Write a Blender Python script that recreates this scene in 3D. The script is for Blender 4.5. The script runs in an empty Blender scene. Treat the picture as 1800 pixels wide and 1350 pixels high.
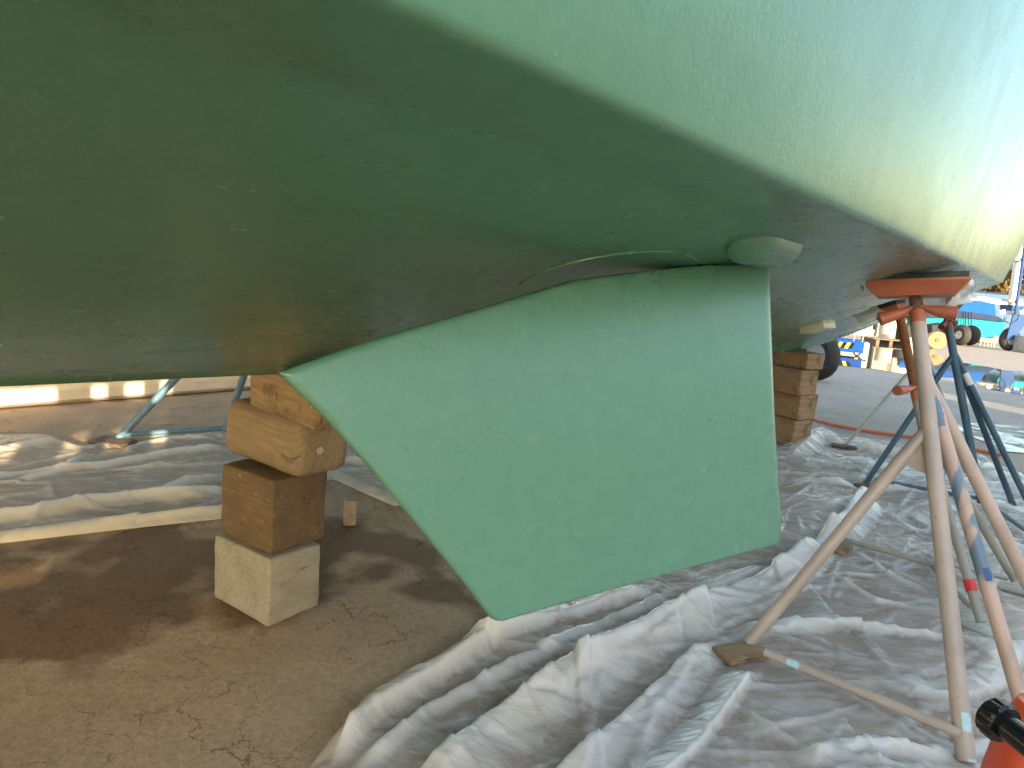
import bpy, bmesh, math, random
import numpy as np
from mathutils import Vector, Matrix
random.seed(7); rng = np.random.default_rng(7)
SC = bpy.context.scene; COL = SC.collection
R_ = math.radians

# ---------------------------------------------------------------- camera
CAM = np.array([0, 0, 1.1]); FPX = 1250.0
pit, rol = math.atan(.1554), math.atan(.085)
fw = np.array([0, math.cos(pit), -math.sin(pit)]); rt0 = np.array([1., 0, 0]); up0 = np.array([0, math.sin(pit), math.cos(pit)])
RT = math.cos(rol)*rt0 + math.sin(rol)*up0; UP = -math.sin(rol)*rt0 + math.cos(rol)*up0
cd = bpy.data.cameras.new('camera'); cam = bpy.data.objects.new('camera', cd); COL.objects.link(cam)
cd.sensor_width = 36; cd.lens = 25.0; cd.clip_start = .05; cd.clip_end = 1500
M = Matrix(((RT[0], UP[0], -fw[0], 0), (RT[1], UP[1], -fw[1], 0), (RT[2], UP[2], -fw[2], 1.1), (0, 0, 0, 1)))
cam.matrix_world = M; SC.camera = cam

# ---------------------------------------------------------------- light
SUN_EL = R_(9.0); SH = np.array([-.42, .907]); SH /= np.linalg.norm(SH)      # horizontal way the light travels
SD = np.array([SH[0]*math.cos(SUN_EL), SH[1]*math.cos(SUN_EL), -math.sin(SUN_EL)])
w = bpy.data.worlds.new('World'); SC.world = w; w.use_nodes = True
nt = w.node_tree; bg = nt.nodes['Background']; sky = nt.nodes.new('ShaderNodeTexSky')
sky.sky_type = 'NISHITA'; sky.sun_disc = False; sky.sun_elevation = SUN_EL
sky.sun_rotation = math.atan2(-SH[0], -SH[1]); sky.dust_density = 1.6; sky.air_density = 1.0
nt.links.new(sky.outputs[0], bg.inputs[0]); bg.inputs[1].default_value = .15
ld = bpy.data.lights.new('sun', 'SUN'); sun = bpy.data.objects.new('sun', ld); COL.objects.link(sun)
ld.energy = 2.8; ld.angle = R_(.25); ld.color = (1, .80, .52)
sun.rotation_euler = Vector(SD).to_track_quat('-Z', 'Y').to_euler(); sun.location = (6, -12, 8)
SC.cycles.sample_clamp_indirect = 3.0; SC.cycles.caustics_reflective = False; SC.cycles.caustics_refractive = False
SC.view_settings.view_transform = 'Standard'; SC.view_settings.look = 'None'
SC.view_settings.exposure = 2.65; SC.view_settings.gamma = 1; SC.view_settings.use_curve_mapping = False

# ---------------------------------------------------------------- helpers: where things stand
def ray(x, y): return fw + RT*(x-900)/FPX - UP*(y-675)/FPX
def G(x, y, z=0.0):
    d = ray(x, y); return CAM + d*((z-CAM[2])/d[2])
def D(x, y, s):                       # a point at forward distance s
    return CAM + ray(x, y)*s
TH = R_(40); AX = np.array([math.sin(TH), math.cos(TH), 0]); NN = np.array([math.cos(TH), -math.sin(TH), 0]); K0 = -1.9*NN
def B(a, u, z): return K0 + a*AX + u*NN + np.array([0, 0, z])      # boat frame: along, outboard, up
def toB(P): d = np.asarray(P)-K0; return d@AX, d@NN, P[2]
def nrm(v): v = np.asarray(v, float); return v/np.linalg.norm(v)

# ---------------------------------------------------------------- helpers: materials
def mat(name): 
    m = bpy.data.materials.new(name); m.use_nodes = True
    return m, m.node_tree, m.node_tree.nodes['Principled BSDF']
def N(t, typ, **kw):
    n = t.nodes.new(typ)
    for k, v in kw.items():
        if hasattr(n, k) and not k[0].isupper(): setattr(n, k, v)
        else: n.inputs[k.replace('_', ' ')].default_value = v
    return n
def L(t, a, b): t.links.new(a, b)
def ramp(t, src, stops):
    r = t.nodes.new('ShaderNodeValToRGB'); L(t, src, r.inputs[0]); e = r.color_ramp.elements
    while len(e) < len(stops): e.new(.5)
    for i, (p, c) in enumerate(stops):
        e[i].position = p; e[i].color = (*c, 1) if len(c) == 3 else c
    return r
def g3(v): return (v, v, v)
def mixc(t, fac, a, b, mode='MIX'):
    m = t.nodes.new('ShaderNodeMix'); m.data_type = 'RGBA'; m.blend_type = mode
    for s, i in ((fac, 0), (a, 6), (b, 7)):
        if hasattr(s, 'is_linked'): L(t, s, m.inputs[i])
        elif isinstance(s, (int, float)): m.inputs[i].default_value = s
        else: m.inputs[i].default_value = (*s, 1)
    return m.outputs[2]
def noise(t, scale, detail=4, rough=.55, vec=None, dist=0):
    n = N(t, 'ShaderNodeTexNoise', Scale=scale, Detail=detail, Roughness=rough, Distortion=dist)
    if vec is not None: L(t, vec, n.inputs['Vector'])
    return n.outputs[0]
def coord(t, scale=(1, 1, 1), rot=(0, 0, 0)):
    c = t.nodes.new('ShaderNodeTexCoord'); m = t.nodes.new('ShaderNodeMapping'); L(t, c.outputs['Object'], m.inputs[0])
    m.inputs['Scale'].default_value = scale; m.inputs['Rotation'].default_value = rot
    return m.outputs[0]
def bump(t, p, h, strength=.3, dist=.01, prev=None):
    b = N(t, 'ShaderNodeBump', Strength=strength, Distance=dist); L(t, h, b.inputs['Height'])
    if prev: L(t, prev.outputs[0], b.inputs['Normal'])
    L(t, b.outputs[0], p.inputs['Normal']); return b
def simple(name, c, rough=.5, var=.25, scale=12, metal=0, bmp=.1, bscale=60, spec=.5):
    m, t, p = mat(name); v = coord(t)
    n = noise(t, scale, 5, .6, v)
    r = ramp(t, n, [(.3, tuple(x*(1-var) for x in c)), (.7, tuple(min(1, x*(1+var)) for x in c))])
    L(t, r.outputs[0], p.inputs['Base Color']); p.inputs['Roughness'].default_value = rough; p.inputs['Metallic'].default_value = metal
    p.inputs['Specular IOR Level'].default_value = spec
    if bmp: bump(t, p, noise(t, bscale, 3, .5, v), bmp, .004)
    return m

def m_hull():
    m, t, p = mat('antifouling_green'); v = coord(t)
    big = noise(t, 1.3, 3, .5, v); fine = noise(t, 40, 4, .6, v)
    c = ramp(t, big, [(.3, (.080, .204, .142)), (.7, (.091, .228, .160))])
    c2 = mixc(t, .10, c.outputs[0], ramp(t, fine, [(.35, (.06, .16, .10)), (.7, (.17, .35, .24))]).outputs[0])
    # specks of dirt and chips
    sp = ramp(t, noise(t, 150, 1, .4, v), [(.80, g3(0)), (.81, g3(.8))]).outputs[0]
    c3 = mixc(t, sp, c2, (.035, .04, .035))
    L(t, c3, p.inputs['Base Color'])
    rg = ramp(t, noise(t, 6, 4, .6, v), [(.3, g3(.23)), (.7, g3(.30))]); L(t, rg.outputs[0], p.inputs['Roughness'])
    p.inputs['Specular IOR Level'].default_value = .45
    p.inputs['Coat Weight'].default_value = .04; p.inputs['Coat Roughness'].default_value = .25; p.inputs['Coat IOR'].default_value = 1.5
    n1 = noise(t, 150, 2, .5, v); n2 = noise(t, 24, 3, .5, v)
    b = bump(t, p, n1, .115, .003); b = bump(t, p, n2, .02, .004, b); bump(t, p, noise(t, 3.4, 2, .5, v), .07, .03, b)
    return m
def m_white(): return simple('gelcoat_white', (.74, .75, .74), .25, .04, 3, bmp=.02)
def wood(name, c1, c2, axis=0, rings=9, rough=.75, wear=None, spots=True):
    m, t, p = mat(name)
    sc = [1, 1, 1]; sc[axis] = .13
    v = coord(t, tuple(sc)); v0 = coord(t)
    gr = noise(t, 26, 6, .65, v, .35); gr2 = noise(t, 90, 4, .6, v)
    col = ramp(t, gr, [(.3, c1), (.55, tuple((a+b)/2 for a, b in zip(c1, c2))), (.72, c2)]).outputs[0]
    col = mixc(t, .28, col, ramp(t, gr2, [(.35, tuple(x*.45 for x in c1)), (.6, c2)]).outputs[0])
    # growth rings, seen on the end grain
    off = t.nodes.new('ShaderNodeMapping'); c = t.nodes.new('ShaderNodeTexCoord'); L(t, c.outputs['Object'], off.inputs[0])
    off.inputs['Location'].default_value = [(.03, .02, .05)[i] if i != axis else 0 for i in range(3)]
    s2 = [1, 1, 1]; s2[axis] = .02; off.inputs['Scale'].default_value = s2
    wv = N(t, 'ShaderNodeTexWave', wave_type='RINGS', rings_direction='SPHERICAL', Scale=rings*2.6, Distortion=1.6, Detail=3.0)
    wv.inputs['Detail Scale'].default_value = 1.2; L(t, off.outputs[0], wv.inputs[0])
    col = mixc(t, .16, col, ramp(t, wv.outputs[0], [(.2, tuple(x*.5 for x in c1)), (.8, c2)]).outputs[0])
    st = noise(t, 8.5, 5, .65, v0)
    col = mixc(t, ramp(t, st, [(.5, g3(0)), (.66, g3(.75))]).outputs[0], col, tuple(x*.3 for x in c1))
    if spots:
        sp = noise(t, 42, 3, .7, v0)
        col = mixc(t, ramp(t, sp, [(.66, g3(0)), (.72, g3(.6))]).outputs[0], col, (.55, .52, .45))
    if wear: col = mixc(t, ramp(t, noise(t, 9, 5, .7, v0), [(.35, g3(.15)), (.62, g3(.9))]).outputs[0], col, wear)
    ck = N(t, 'ShaderNodeTexNoise', Scale=8.0, Detail=3.0, Roughness=.6, Distortion=.4); sc2 = [1, 1, 1]; sc2[axis] = .10; L(t, coord(t, tuple(sc2)), ck.inputs['Vector'])
    ab = N(t, 'ShaderNodeMath', operation='SUBTRACT'); L(t, ck.outputs[0], ab.inputs[0]); ab.inputs[1].default_value = .5; ab2 = N(t, 'ShaderNodeMath', operation='ABSOLUTE'); L(t, ab.outputs[0], ab2.inputs[0])
    crk = ramp(t, ab2.outputs[0], [(.002, g3(1)), (.008, g3(0))]).outputs[0]; crg = mixc(t, 1.0, crk, ramp(t, noise(t, 6, 3, .6, v0), [(.52, g3(0)), (.62, g3(.7))]).outputs[0], 'MULTIPLY'); col = mixc(t, crg, col, tuple(x*.12 for x in c1))
    L(t, col, p.inputs['Base Color']); p.inputs['Roughness'].default_value = rough
    b = bump(t, p, gr, .7, .007); b = bump(t, p, noise(t, 140, 3, .6, v0), .35, .002, b); iv = N(t, 'ShaderNodeMath', operation='SUBTRACT'); iv.inputs[0].default_value = 1; L(t, crg, iv.inputs[1]); bump(t, p, iv.outputs[0], .8, .008, b)
    return m
def painted_metal(name, c, chip=None, chip_amt=.64, scale=18, rough=.45, rust=(.12, .06, .035), stretch=None):
    m, t, p = mat(name); v = coord(t, stretch or (1, 1, 1)); v0 = coord(t)
    n = noise(t, 5, 5, .6, v0)
    col = ramp(t, n, [(.3, tuple(x*.78 for x in c)), (.7, tuple(min(1, x*1.12) for x in c))]).outputs[0]
    if chip: 
        ch = ramp(t, noise(t, scale*.33, 4, .65, v), [(chip_amt, g3(0)), (chip_amt+.02, g3(1))]).outputs[0]; col = mixc(t, ch, col, chip)
    sp = ramp(t, noise(t, scale*3.3, 4, .7, v0), [(.69, g3(0)), (.72, g3(.9))]).outputs[0]; col = mixc(t, sp, col, rust)
    L(t, col, p.inputs['Base Color']); L(t, ramp(t, n, [(.3, g3(rough*.8)), (.7, g3(rough*1.2))]).outputs[0], p.inputs['Roughness'])
    b = bump(t, p, noise(t, 60, 4, .6, v0), .15, .003)
    return m
def m_ground():
    m, t, p = mat('yard_ground'); v = coord(t)
    at = N(t, 'ShaderNodeAttribute', attribute_name='wear'); sep = t.nodes.new('ShaderNodeSeparateColor'); L(t, at.outputs['Color'], sep.inputs[0])
    n1 = noise(t, 2.2, 6, .62, v); n2 = noise(t, 55, 5, .7, v); n3 = noise(t, 240, 3, .7, v)
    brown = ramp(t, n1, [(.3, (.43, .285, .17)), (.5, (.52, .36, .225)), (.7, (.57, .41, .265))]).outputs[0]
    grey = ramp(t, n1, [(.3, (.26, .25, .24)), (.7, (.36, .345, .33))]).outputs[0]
    col = mixc(t, sep.outputs[1], grey, brown)  # brown painted in where warm light would bounce
    col = mixc(t, .34, col, ramp(t, n2, [(.34, (.15, .10, .065)), (.5, (.41, .295, .195)), (.68, (.66, .51, .36))]).outputs[0])
    col = mixc(t, .22, col, ramp(t, n3, [(.3, (.10, .07, .05)), (.7, (.62, .52, .40))]).outputs[0])
    # sunk hairline cracks
    wv = t.nodes.new('ShaderNodeVectorMath'); wv.operation = 'ADD'
    nz = N(t, 'ShaderNodeTexNoise', Scale=4.0, Detail=6.0, Roughness=.6); L(t, v, nz.inputs['Vector'])
    scn = t.nodes.new('ShaderNodeVectorMath'); scn.operation = 'SCALE'; L(t, nz.outputs['Color'], scn.inputs[0]); scn.inputs['Scale'].default_value = .42
    L(t, v, wv.inputs[0]); L(t, scn.outputs[0], wv.inputs[1])
    vo = N(t, 'ShaderNodeTexVoronoi', feature='DISTANCE_TO_EDGE', Scale=4.6); L(t, wv.outputs[0], vo.inputs['Vector'])
    gate = ramp(t, noise(t, 2.6, 3, .6, v), [(.40, g3(0)), (.60, g3(1))]).outputs[0]
    cr = ramp(t, vo.outputs['Distance'], [(.0, g3(1)), (.018, g3(0))]).outputs[0]
    crk = mixc(t, 1.0, cr, gate, 'MULTIPLY')
    cm = mixc(t, .42, g3(0), crk)
    col = mixc(t, cm, col, (.045, .03, .02))
    # wet stain
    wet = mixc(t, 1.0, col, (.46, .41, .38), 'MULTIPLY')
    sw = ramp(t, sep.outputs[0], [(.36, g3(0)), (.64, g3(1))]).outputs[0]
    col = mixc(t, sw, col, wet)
    # white grains
    gr = ramp(t, noise(t, 330, 1, .5, v), [(.765, g3(0)), (.785, g3(.8))]).outputs[0]; col = mixc(t, gr, col, (.6, .55, .47))
    L(t, col, p.inputs['Base Color'])
    L(t, ramp(t, sep.outputs[0], [(.35, g3(.9)), (.6, g3(.75))]).outputs[0], p.inputs['Roughness'])
    p.inputs['Specular IOR Level'].default_value = .15
    b = bump(t, p, n2, .55, .008); b2 = bump(t, p, n3, .5, .003, b)
    inv = N(t, 'ShaderNodeMath', operation='SUBTRACT'); inv.inputs[0].default_value = 1; L(t, crk, inv.inputs[1])
    bump(t, p, inv.outputs[0], .7, .01, b2)
    return m
def m_film(name, base=(.86, .845, .815), clear=.72, rough=.11):
    m, t, p = mat(name); v = coord(t)
    va = coord(t, (1.0, 3.2, 1), (0, 0, R_(28)))
    at = N(t, 'ShaderNodeAttribute', attribute_name='lift')
    n = noise(t, 3.0, 5, .6, v)
    L(t, ramp(t, n, [(.3, tuple(x*.86 for x in base)), (.7, base)]).outputs[0], p.inputs['Base Color'])
    L(t, ramp(t, noise(t, 9, 3, .5, v), [(.3, g3(rough*.7)), (.7, g3(rough*1.5))]).outputs[0], p.inputs['Roughness'])
    p.inputs['Specular IOR Level'].default_value = .6
    cw = noise(t, 26, 3, .55, va, 1.2); cw2 = noise(t, 75, 3, .6, v, .8)
    vo = N(t, 'ShaderNodeTexVoronoi', feature='DISTANCE_TO_EDGE', Scale=11.0); 
    nz = N(t, 'ShaderNodeTexNoise', Scale=7.0, Detail=3.0); L(t, v, nz.inputs['Vector'])
    ad = t.nodes.new('ShaderNodeVectorMath'); ad.operation = 'MULTIPLY_ADD'; L(t, nz.outputs['Color'], ad.inputs[0]); ad.inputs[1].default_value = (.18, .18, .18); L(t, va, ad.inputs[2])
    L(t, ad.outputs[0], vo.inputs['Vector'])
    b = bump(t, p, cw, .07, .012); b2 = bump(t, p, ramp(t, vo.outputs[0], [(0, g3(1)), (.10, g3(0))]).outputs[0], .16, .006, b); b3 = bump(t, p, cw2, .12, .004, b2)
    tr = t.nodes.new('ShaderNodeBsdfTransparent'); tr.inputs[0].default_value = (.93, .93, .93, 1)
    tl = t.nodes.new('ShaderNodeBsdfTranslucent'); tl.inputs[0].default_value = (*base, 1); L(t, b3.outputs[0], tl.inputs['Normal'])
    m0 = t.nodes.new('ShaderNodeMixShader'); m0.inputs[0].default_value = .18; L(t, p.outputs[0], m0.inputs[1]); L(t, tl.outputs[0], m0.inputs[2])
    f1 = ramp(t, noise(t, 5.5, 5, .65, va), [(.32, g3(clear*1.25)), (.64, g3(clear*.70))]).outputs[0]
    fac = mixc(t, at.outputs['Fac'], f1, g3(.06))
    ms = t.nodes.new('ShaderNodeMixShader'); L(t, fac, ms.inputs[0]); L(t, m0.outputs[0], ms.inputs[1]); L(t, tr.outputs[0], ms.inputs[2])
    L(t, ms.outputs[0], t.nodes['Material Output'].inputs['Surface'])
    return m
def m_water():
    m, t, p = mat('puddle_water'); v = coord(t)
    p.inputs['Base Color'].default_value = (.06, .06, .062, 1); p.inputs['Roughness'].default_value = .03; p.inputs['Specular IOR Level'].default_value = .5
    bump(t, p, noise(t, 3, 2, .5, v), .03, .01); return m
def flat(name, c, rough=.5, **k): return simple(name, c, rough, .12, 5, bmp=.05, **k)
def far(name, c): return simple(name, c, .85, .12, 5, bmp=.05, spec=.12)

def m_wet():
    m, t, p = mat('wet_patch'); v = coord(t); p.inputs['Base Color'].default_value = (.09, .09, .095, 1)
    L(t, ramp(t, noise(t, 6, 4, .6, v), [(.35, g3(.06)), (.65, g3(.35))]).outputs[0], p.inputs['Roughness']); bump(t, p, noise(t, 25, 3, .5, v), .25, .01)
    tr = t.nodes.new('ShaderNodeBsdfTransparent'); ms = t.nodes.new('ShaderNodeMixShader'); L(t, ramp(t, noise(t, 3.0, 5, .6, v), [(.44, g3(0)), (.56, g3(.9))]).outputs[0], ms.inputs[0])
    L(t, p.outputs[0], ms.inputs[1]); L(t, tr.outputs[0], ms.inputs[2]); L(t, ms.outputs[0], t.nodes['Material Output'].inputs['Surface']); return m
MT = dict(wet=m_wet(), hull=m_hull(), white=m_white(), ground=m_ground(), film=m_film('plastic_film'), film_left=m_film('plastic_film_left_warmed', (.84, .785, .68), .62),  # left film tinted cream to paint in warm bounce light
    paper=m_film('masking_film', (.62, .64, .66), .12, .4), water=m_water(),
    beige=painted_metal('pole_beige', (.45, .375, .325), None), pink=painted_metal('leg_pink_blue', (.52, .375, .31), (.13, .20, .27), .635, 9, stretch=(1, 1, .3)),
    pinkplain=painted_metal('leg_pink', (.50, .385, .33), None), greym=painted_metal('stand_grey', (.30, .29, .25), None),
    blue=painted_metal('stand_blue', (.045, .10, .15), (.03, .03, .035), .70), bluel=painted_metal('stand_light_blue', (.09, .17, .26), None),
    orange=painted_metal('pad_orange', (.43, .13, .07), (.27, .15, .10), .63, 30), darkred=painted_metal('pad_dark_red', (.14, .035, .02), None),
    rust=painted_metal('rod_rust', (.24, .10, .04), (.12, .05, .03), .55, 30, .7), rod=painted_metal('rod_brown', (.16, .10, .075), None, rough=.4),
    w1=wood('timber_tan', (.20, .13, .06), (.37, .27, .15), 1), w2=wood('timber_log', (.15, .095, .05), (.36, .26, .145), 1, 7, spots=False, wear=(.26, .20, .125)),
    w3=wood('timber_brown', (.085, .055, .026), (.23, .15, .07), 1, 10, wear=(.115, .075, .038)), w4=wood('timber_pale', (.16, .14, .10), (.34, .305, .23), 0, 6, wear=(.34, .315, .25)),
    wend=wood('timber_end_grey', (.28, .23, .16), (.50, .44, .33), 0, 6), w5=wood('timber_far', (.20, .12, .06), (.36, .24, .13), 0, 6),
    ply=wood('ply_pad', (.26, .16, .08), (.42, .29, .16), 0, 4), dkwood=wood('dark_wood_pad', (.09, .06, .04), (.18, .12, .08), 0, 4),
    black=flat('black_plastic', (.006, .006, .007), .22), redcan=flat('orange_red_plastic', (.62, .075, .03), .35), tape_red=flat('red_tape', (.55, .03, .03), .35),
    label=flat('label_white', (.62, .58, .55), .6), ltblue=simple('light_blue_paint', (.42, .62, .68), .5, .1, 60), dkblue=flat('dark_blue_paint', (.04, .08, .24), .5),
    cream=flat('cream_plate', (.66, .62, .46), .5), rubber=simple('tyre_rubber', (.022, .021, .022), .8, .3, 20), rim=simple('rim_grey', (.35, .36, .40), .5, .2, 10),
    steelw=flat('steel_washer', (.45, .43, .40), .4, metal=.6), hose=flat('orange_hose', (.60, .15, .07), .5), brick=simple('pale_brick', (.36, .29, .22), .85, .2, 40, bmp=.4),
    turq=simple('tarp_turquoise', (.015, .20, .26), .85, .12, 3, bmp=.3, bscale=3, spec=.12), tblue=simple('tarp_blue', (.008, .065, .26), .85, .15, 3, bmp=.3, bscale=4, spec=.12), navy=far('navy_paint', (.02, .032, .07)),
    liftblue=far('lift_blue', (.03, .065, .17)), cblue=far('cart_blue', (.008, .06, .30)), yellow=flat('hazard_yellow', (.62, .50, .05), .5), dkgrey=far('machine_dark', (.035, .035, .042)),
    wall=simple('cream_wall', (.34, .30, .21), .7, .08, 4, bmp=.1), pvc=far('white_drum', (.42, .40, .34)), post=flat('post_grey_blue', (.30, .35, .38), .5),
    alu=simple('mast_aluminium', (.34, .36, .40), .35, .1, 6, metal=.3), lamp=flat('orange_lamp_lens', (.75, .10, .04), .4), tan=simple('drum_tan', (.28, .17, .08), .7, .15, 10),
    float_=far('float_white', (.42, .39, .34)), fenceb=far('fence_blue', (.06, .11, .20)), pale_clad=flat('pale_cladding', (.60, .57, .50), .85), bark=simple('bark', (.16, .11, .07), .9, .3, 8),
    foam=simple('pad_rubber_green', (.03, .045, .035), .7, .3, 30), frame=flat('pale_frame', (.62, .52, .47), .5), crate=simple('crate_pale', (.26, .26, .24), .6, .2, 6), brush=simple('brush_brown', (.19, .13, .07), .9, .4, 6))

def m_leaf(name, c):
    m, t, p = mat(name); v = coord(t); i = t.nodes.new('ShaderNodeNewGeometry')
    r = ramp(t, i.outputs['Random Per Island'], [(0, tuple(x*.6 for x in c)), (.6, c), (1, (c[0]*1.5, c[1]*1.3, c[2]))])
    L(t, r.outputs[0], p.inputs['Base Color']); p.inputs['Roughness'].default_value = .6
    return m
MT['leaf'] = m_leaf('leaf_olive', (.075, .085, .018)); MT['leaf2'] = m_leaf('leaf_golden', (.13, .09, .024)); MT['leaf3'] = m_leaf('leaf_green', (.05, .07, .018))
def m_topwall():
    m, t, p = mat('white_hull_streaked'); v = coord(t, (1, 1, .15)); 
    c = ramp(t, noise(t, 6, 5, .7, v), [(.3, (.70, .65, .54)), (.55, (.80, .77, .69)), (.75, (.84, .82, .76))]).outputs[0]
    c = mixc(t, ramp(t, noise(t, 2.6, 2, .5, v), [(.62, g3(0)), (.70, g3(.55))]).outputs[0], c, (.42, .27, .10))
    L(t, c, p.inputs['Base Color']); p.inputs['Roughness'].default_value = .45; return m
MT['hullwhite'] = m_topwall()

# ---------------------------------------------------------------- helpers: meshes
class MB:
    def __init__(s): s.v = []; s.f = []; s.mi = []; s.cur = 0
    def add(s, vs, fs):
        o = len(s.v); s.v += [tuple(map(float, p)) for p in vs]
        for f in fs: s.f.append(tuple(i+o for i in f)); s.mi.append(s.cur)
    def box(s, c, size, ex=(1, 0, 0), ey=None, ez=(0, 0, 1), bev=0.0):
        ex = nrm(ex); ez = nrm(ez); ey = nrm(np.cross(ez, ex)) if ey is None else nrm(ey); c = np.asarray(c, float); hx, hy, hz = [q/2 for q in size]
        if bev <= 0:
            vs = [c+ex*x*hx+ey*y*hy+ez*z*hz for z in (-1, 1) for y in (-1, 1) for x in (-1, 1)]
            s.add(vs, [(0, 2, 3, 1), (4, 5, 7, 6), (0, 1, 5, 4), (2, 6, 7, 3), (0, 4, 6, 2), (1, 3, 7, 5)]); return
        bm = bmesh.new(); bmesh.ops.create_cube(bm, size=1)
        for v in bm.verts: v.co = Vector((v.co.x*size[0], v.co.y*size[1], v.co.z*size[2]))
        bmesh.ops.bevel(bm, geom=bm.edges[:], offset=bev, segments=2, affect='EDGES', profile=.6)
        bm.verts.index_update()
        s.add([c+ex*v.co.x+ey*v.co.y+ez*v.co.z for v in bm.verts], [tuple(v.index for v in f.verts) for f in bm.faces]); bm.free()
    def sweep(s, pts, rad, seg=14, cap=True, squash=None):
        pts = [np.asarray(p, float) for p in pts]; n = len(pts)
        if not hasattr(rad, '__len__'): rad = [rad]*n
        t0 = nrm(pts[1]-pts[0]); ref = np.array([0, 0, 1.]) if abs(t0[2]) < .8 else np.array([1., 0, 0]); x = nrm(np.cross(ref, t0))
        vs = []
        for i in range(n):
            t = nrm((pts[min(i+1, n-1)]-pts[max(i-1, 0)])); x = nrm(x-t*(x@t)); y = np.cross(t, x)
            sq = (1, 1) if squash is None else squash[i]
            for k in range(seg):
                a = 2*math.pi*k/seg; vs.append(pts[i]+(x*math.cos(a)*sq[0]+y*math.sin(a)*sq[1])*rad[i])
        fs = [(i*seg+k, i*seg+(k+1) % seg, (i+1)*seg+(k+1) % seg, (i+1)*seg+k) for i in range(n-1) for k in range(seg)]
        if cap: fs += [tuple(range(seg))[::-1], tuple((n-1)*seg+k for k in range(seg))]
        s.add(vs, fs)
    def tube(s, p, q, r, r2=None, seg=14): s.sweep([p, q], [r, r if r2 is None else r2], seg)
    def torus(s, c, axis, R, r, n=24, k=10, sq=1.0):
        axis = nrm(axis); ref = np.array([0, 0, 1.]) if abs(axis[2]) < .9 else np.array([1., 0, 0]); x = nrm(np.cross(ref, axis)); y = np.cross(axis, x)
        vs = [np.asarray(c)+(x*math.cos(a)+y*math.sin(a))*(R+r*math.cos(b))+axis*r*sq*math.sin(b) for a in np.linspace(0, 2*math.pi, n, endpoint=False) for b in np.linspace(0, 2*math.pi, k, endpoint=False)]
        s.add(vs, [(i*k+j, i*k+(j+1) % k, ((i+1) % n)*k+(j+1) % k, ((i+1) % n)*k+j) for i in range(n) for j in range(k)])
    def prism(s, poly, d):                   # poly: 3d points, extruded by vector d
        n = len(poly); d = np.asarray(d, float); poly = [np.asarray(p, float) for p in poly]
        s.add(poly+[p+d for p in poly], [tuple(range(n))[::-1], tuple(range(n, 2*n))]+[(i, (i+1) % n, n+(i+1) % n, n+i) for i in range(n)])
    def grid(s, P):                          # P[i][j] points
        n, k = len(P), len(P[0]); s.add([p for r in P for p in r], [(i*k+j, i*k+j+1, (i+1)*k+j+1, (i+1)*k+j) for i in range(n-1) for j in range(k-1)])
    def build(s, name, m, parent=None, smooth=True, ang=35, loc=None):
        me = bpy.data.meshes.new(name); base = np.array([0, 0, 0.]) if parent is None and loc is None else np.array(loc if loc is not None else origin_of(parent))
        me.from_pydata([tuple(np.asarray(p)-base) for p in s.v], [], s.f)
        ms = m if isinstance(m, (list, tuple)) else [m]
        for q in ms: me.materials.append(q)
        if len(ms) > 1: me.polygons.foreach_set('material_index', s.mi)
        bm = bmesh.new(); bm.from_mesh(me); bmesh.ops.recalc_face_normals(bm, faces=bm.faces[:]); bm.to_mesh(me); bm.free()
        if smooth:
            me.polygons.foreach_set('use_smooth', [True]*len(me.polygons))
            try: me.set_sharp_from_angle(angle=R_(ang))
            except Exception: pass
        o = bpy.data.objects.new(name, me); COL.objects.link(o)
        if parent is not None: o.parent = parent
        elif loc is not None: o.location = tuple(base)
        return o
def origin_of(o):
    p = np.zeros(3)
    while o is not None: p = p+np.array(o.location); o = o.parent
    return p
def tag(o, label=None, cat=None, group=None, kind=None):
    for k, v in (('label', label), ('category', cat), ('group', group), ('kind', kind)):
        if v: o[k] = v
    return o
def thing(name, label, cat, loc=(0, 0, 0), group=None):
    o = bpy.data.objects.new(name, None); COL.objects.link(o); o.location = tuple(loc); o.empty_display_size = .1
    return tag(o, label, cat, group)

# ---------------------------------------------------------------- numpy helpers
def hashn(ix, iy, s): 
    h = (ix.astype(np.int64)*374761393 + iy.astype(np.int64)*668265263 + s*1442695041) & 0x7fffffff
    h = ((h ^ (h >> 13))*1274126177) & 0x7fffffff
    return ((h ^ (h >> 16)) & 0xffff)/65535.
def vnoise(x, y, s=0):
    ix, iy = np.floor(x), np.floor(y); fx, fy = x-ix, y-iy; fx = fx*fx*(3-2*fx); fy = fy*fy*(3-2*fy)
    return (hashn(ix, iy, s)*(1-fx)+hashn(ix+1, iy, s)*fx)*(1-fy)+(hashn(ix, iy+1, s)*(1-fx)+hashn(ix+1, iy+1, s)*fx)*fy
def fbm(x, y, o=4, s=0):
    r = 0; a = .5
    for i in range(o): r = r+a*vnoise(x*2**i, y*2**i, s+i*17); a *= .5
    return r
def inpoly(x, y, poly):
    c = np.zeros(x.shape, bool); n = len(poly); j = n-1
    for i in range(n):
        xi, yi = poly[i]; xj, yj = poly[j]
        c ^= ((yi > y) != (yj > y)) & (x < (xj-xi)*(y-yi)/(yj-yi+1e-12)+xi); j = i
    return c
def segdist(x, y, poly, closed=True):
    best = np.full(x.shape, 1e9); bx = np.zeros(x.shape); by = np.zeros(x.shape); sd = np.zeros(x.shape); n = len(poly)
    for i in range(n if closed else n-1):
        x0, y0 = poly[i]; x1, y1 = poly[(i+1) % n]; dx, dy = x1-x0, y1-y0; l = dx*dx+dy*dy+1e-12
        t = np.clip(((x-x0)*dx+(y-y0)*dy)/l, 0, 1); px, py = x0+t*dx, y0+t*dy; d = np.hypot(x-px, y-py)
        m = d < best; best = np.where(m, d, best); bx = np.where(m, px, bx); by = np.where(m, py, by); sd = np.where(m, np.sign((x-x0)*dy-(y-y0)*dx), sd)
    return best, bx, by, sd

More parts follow.
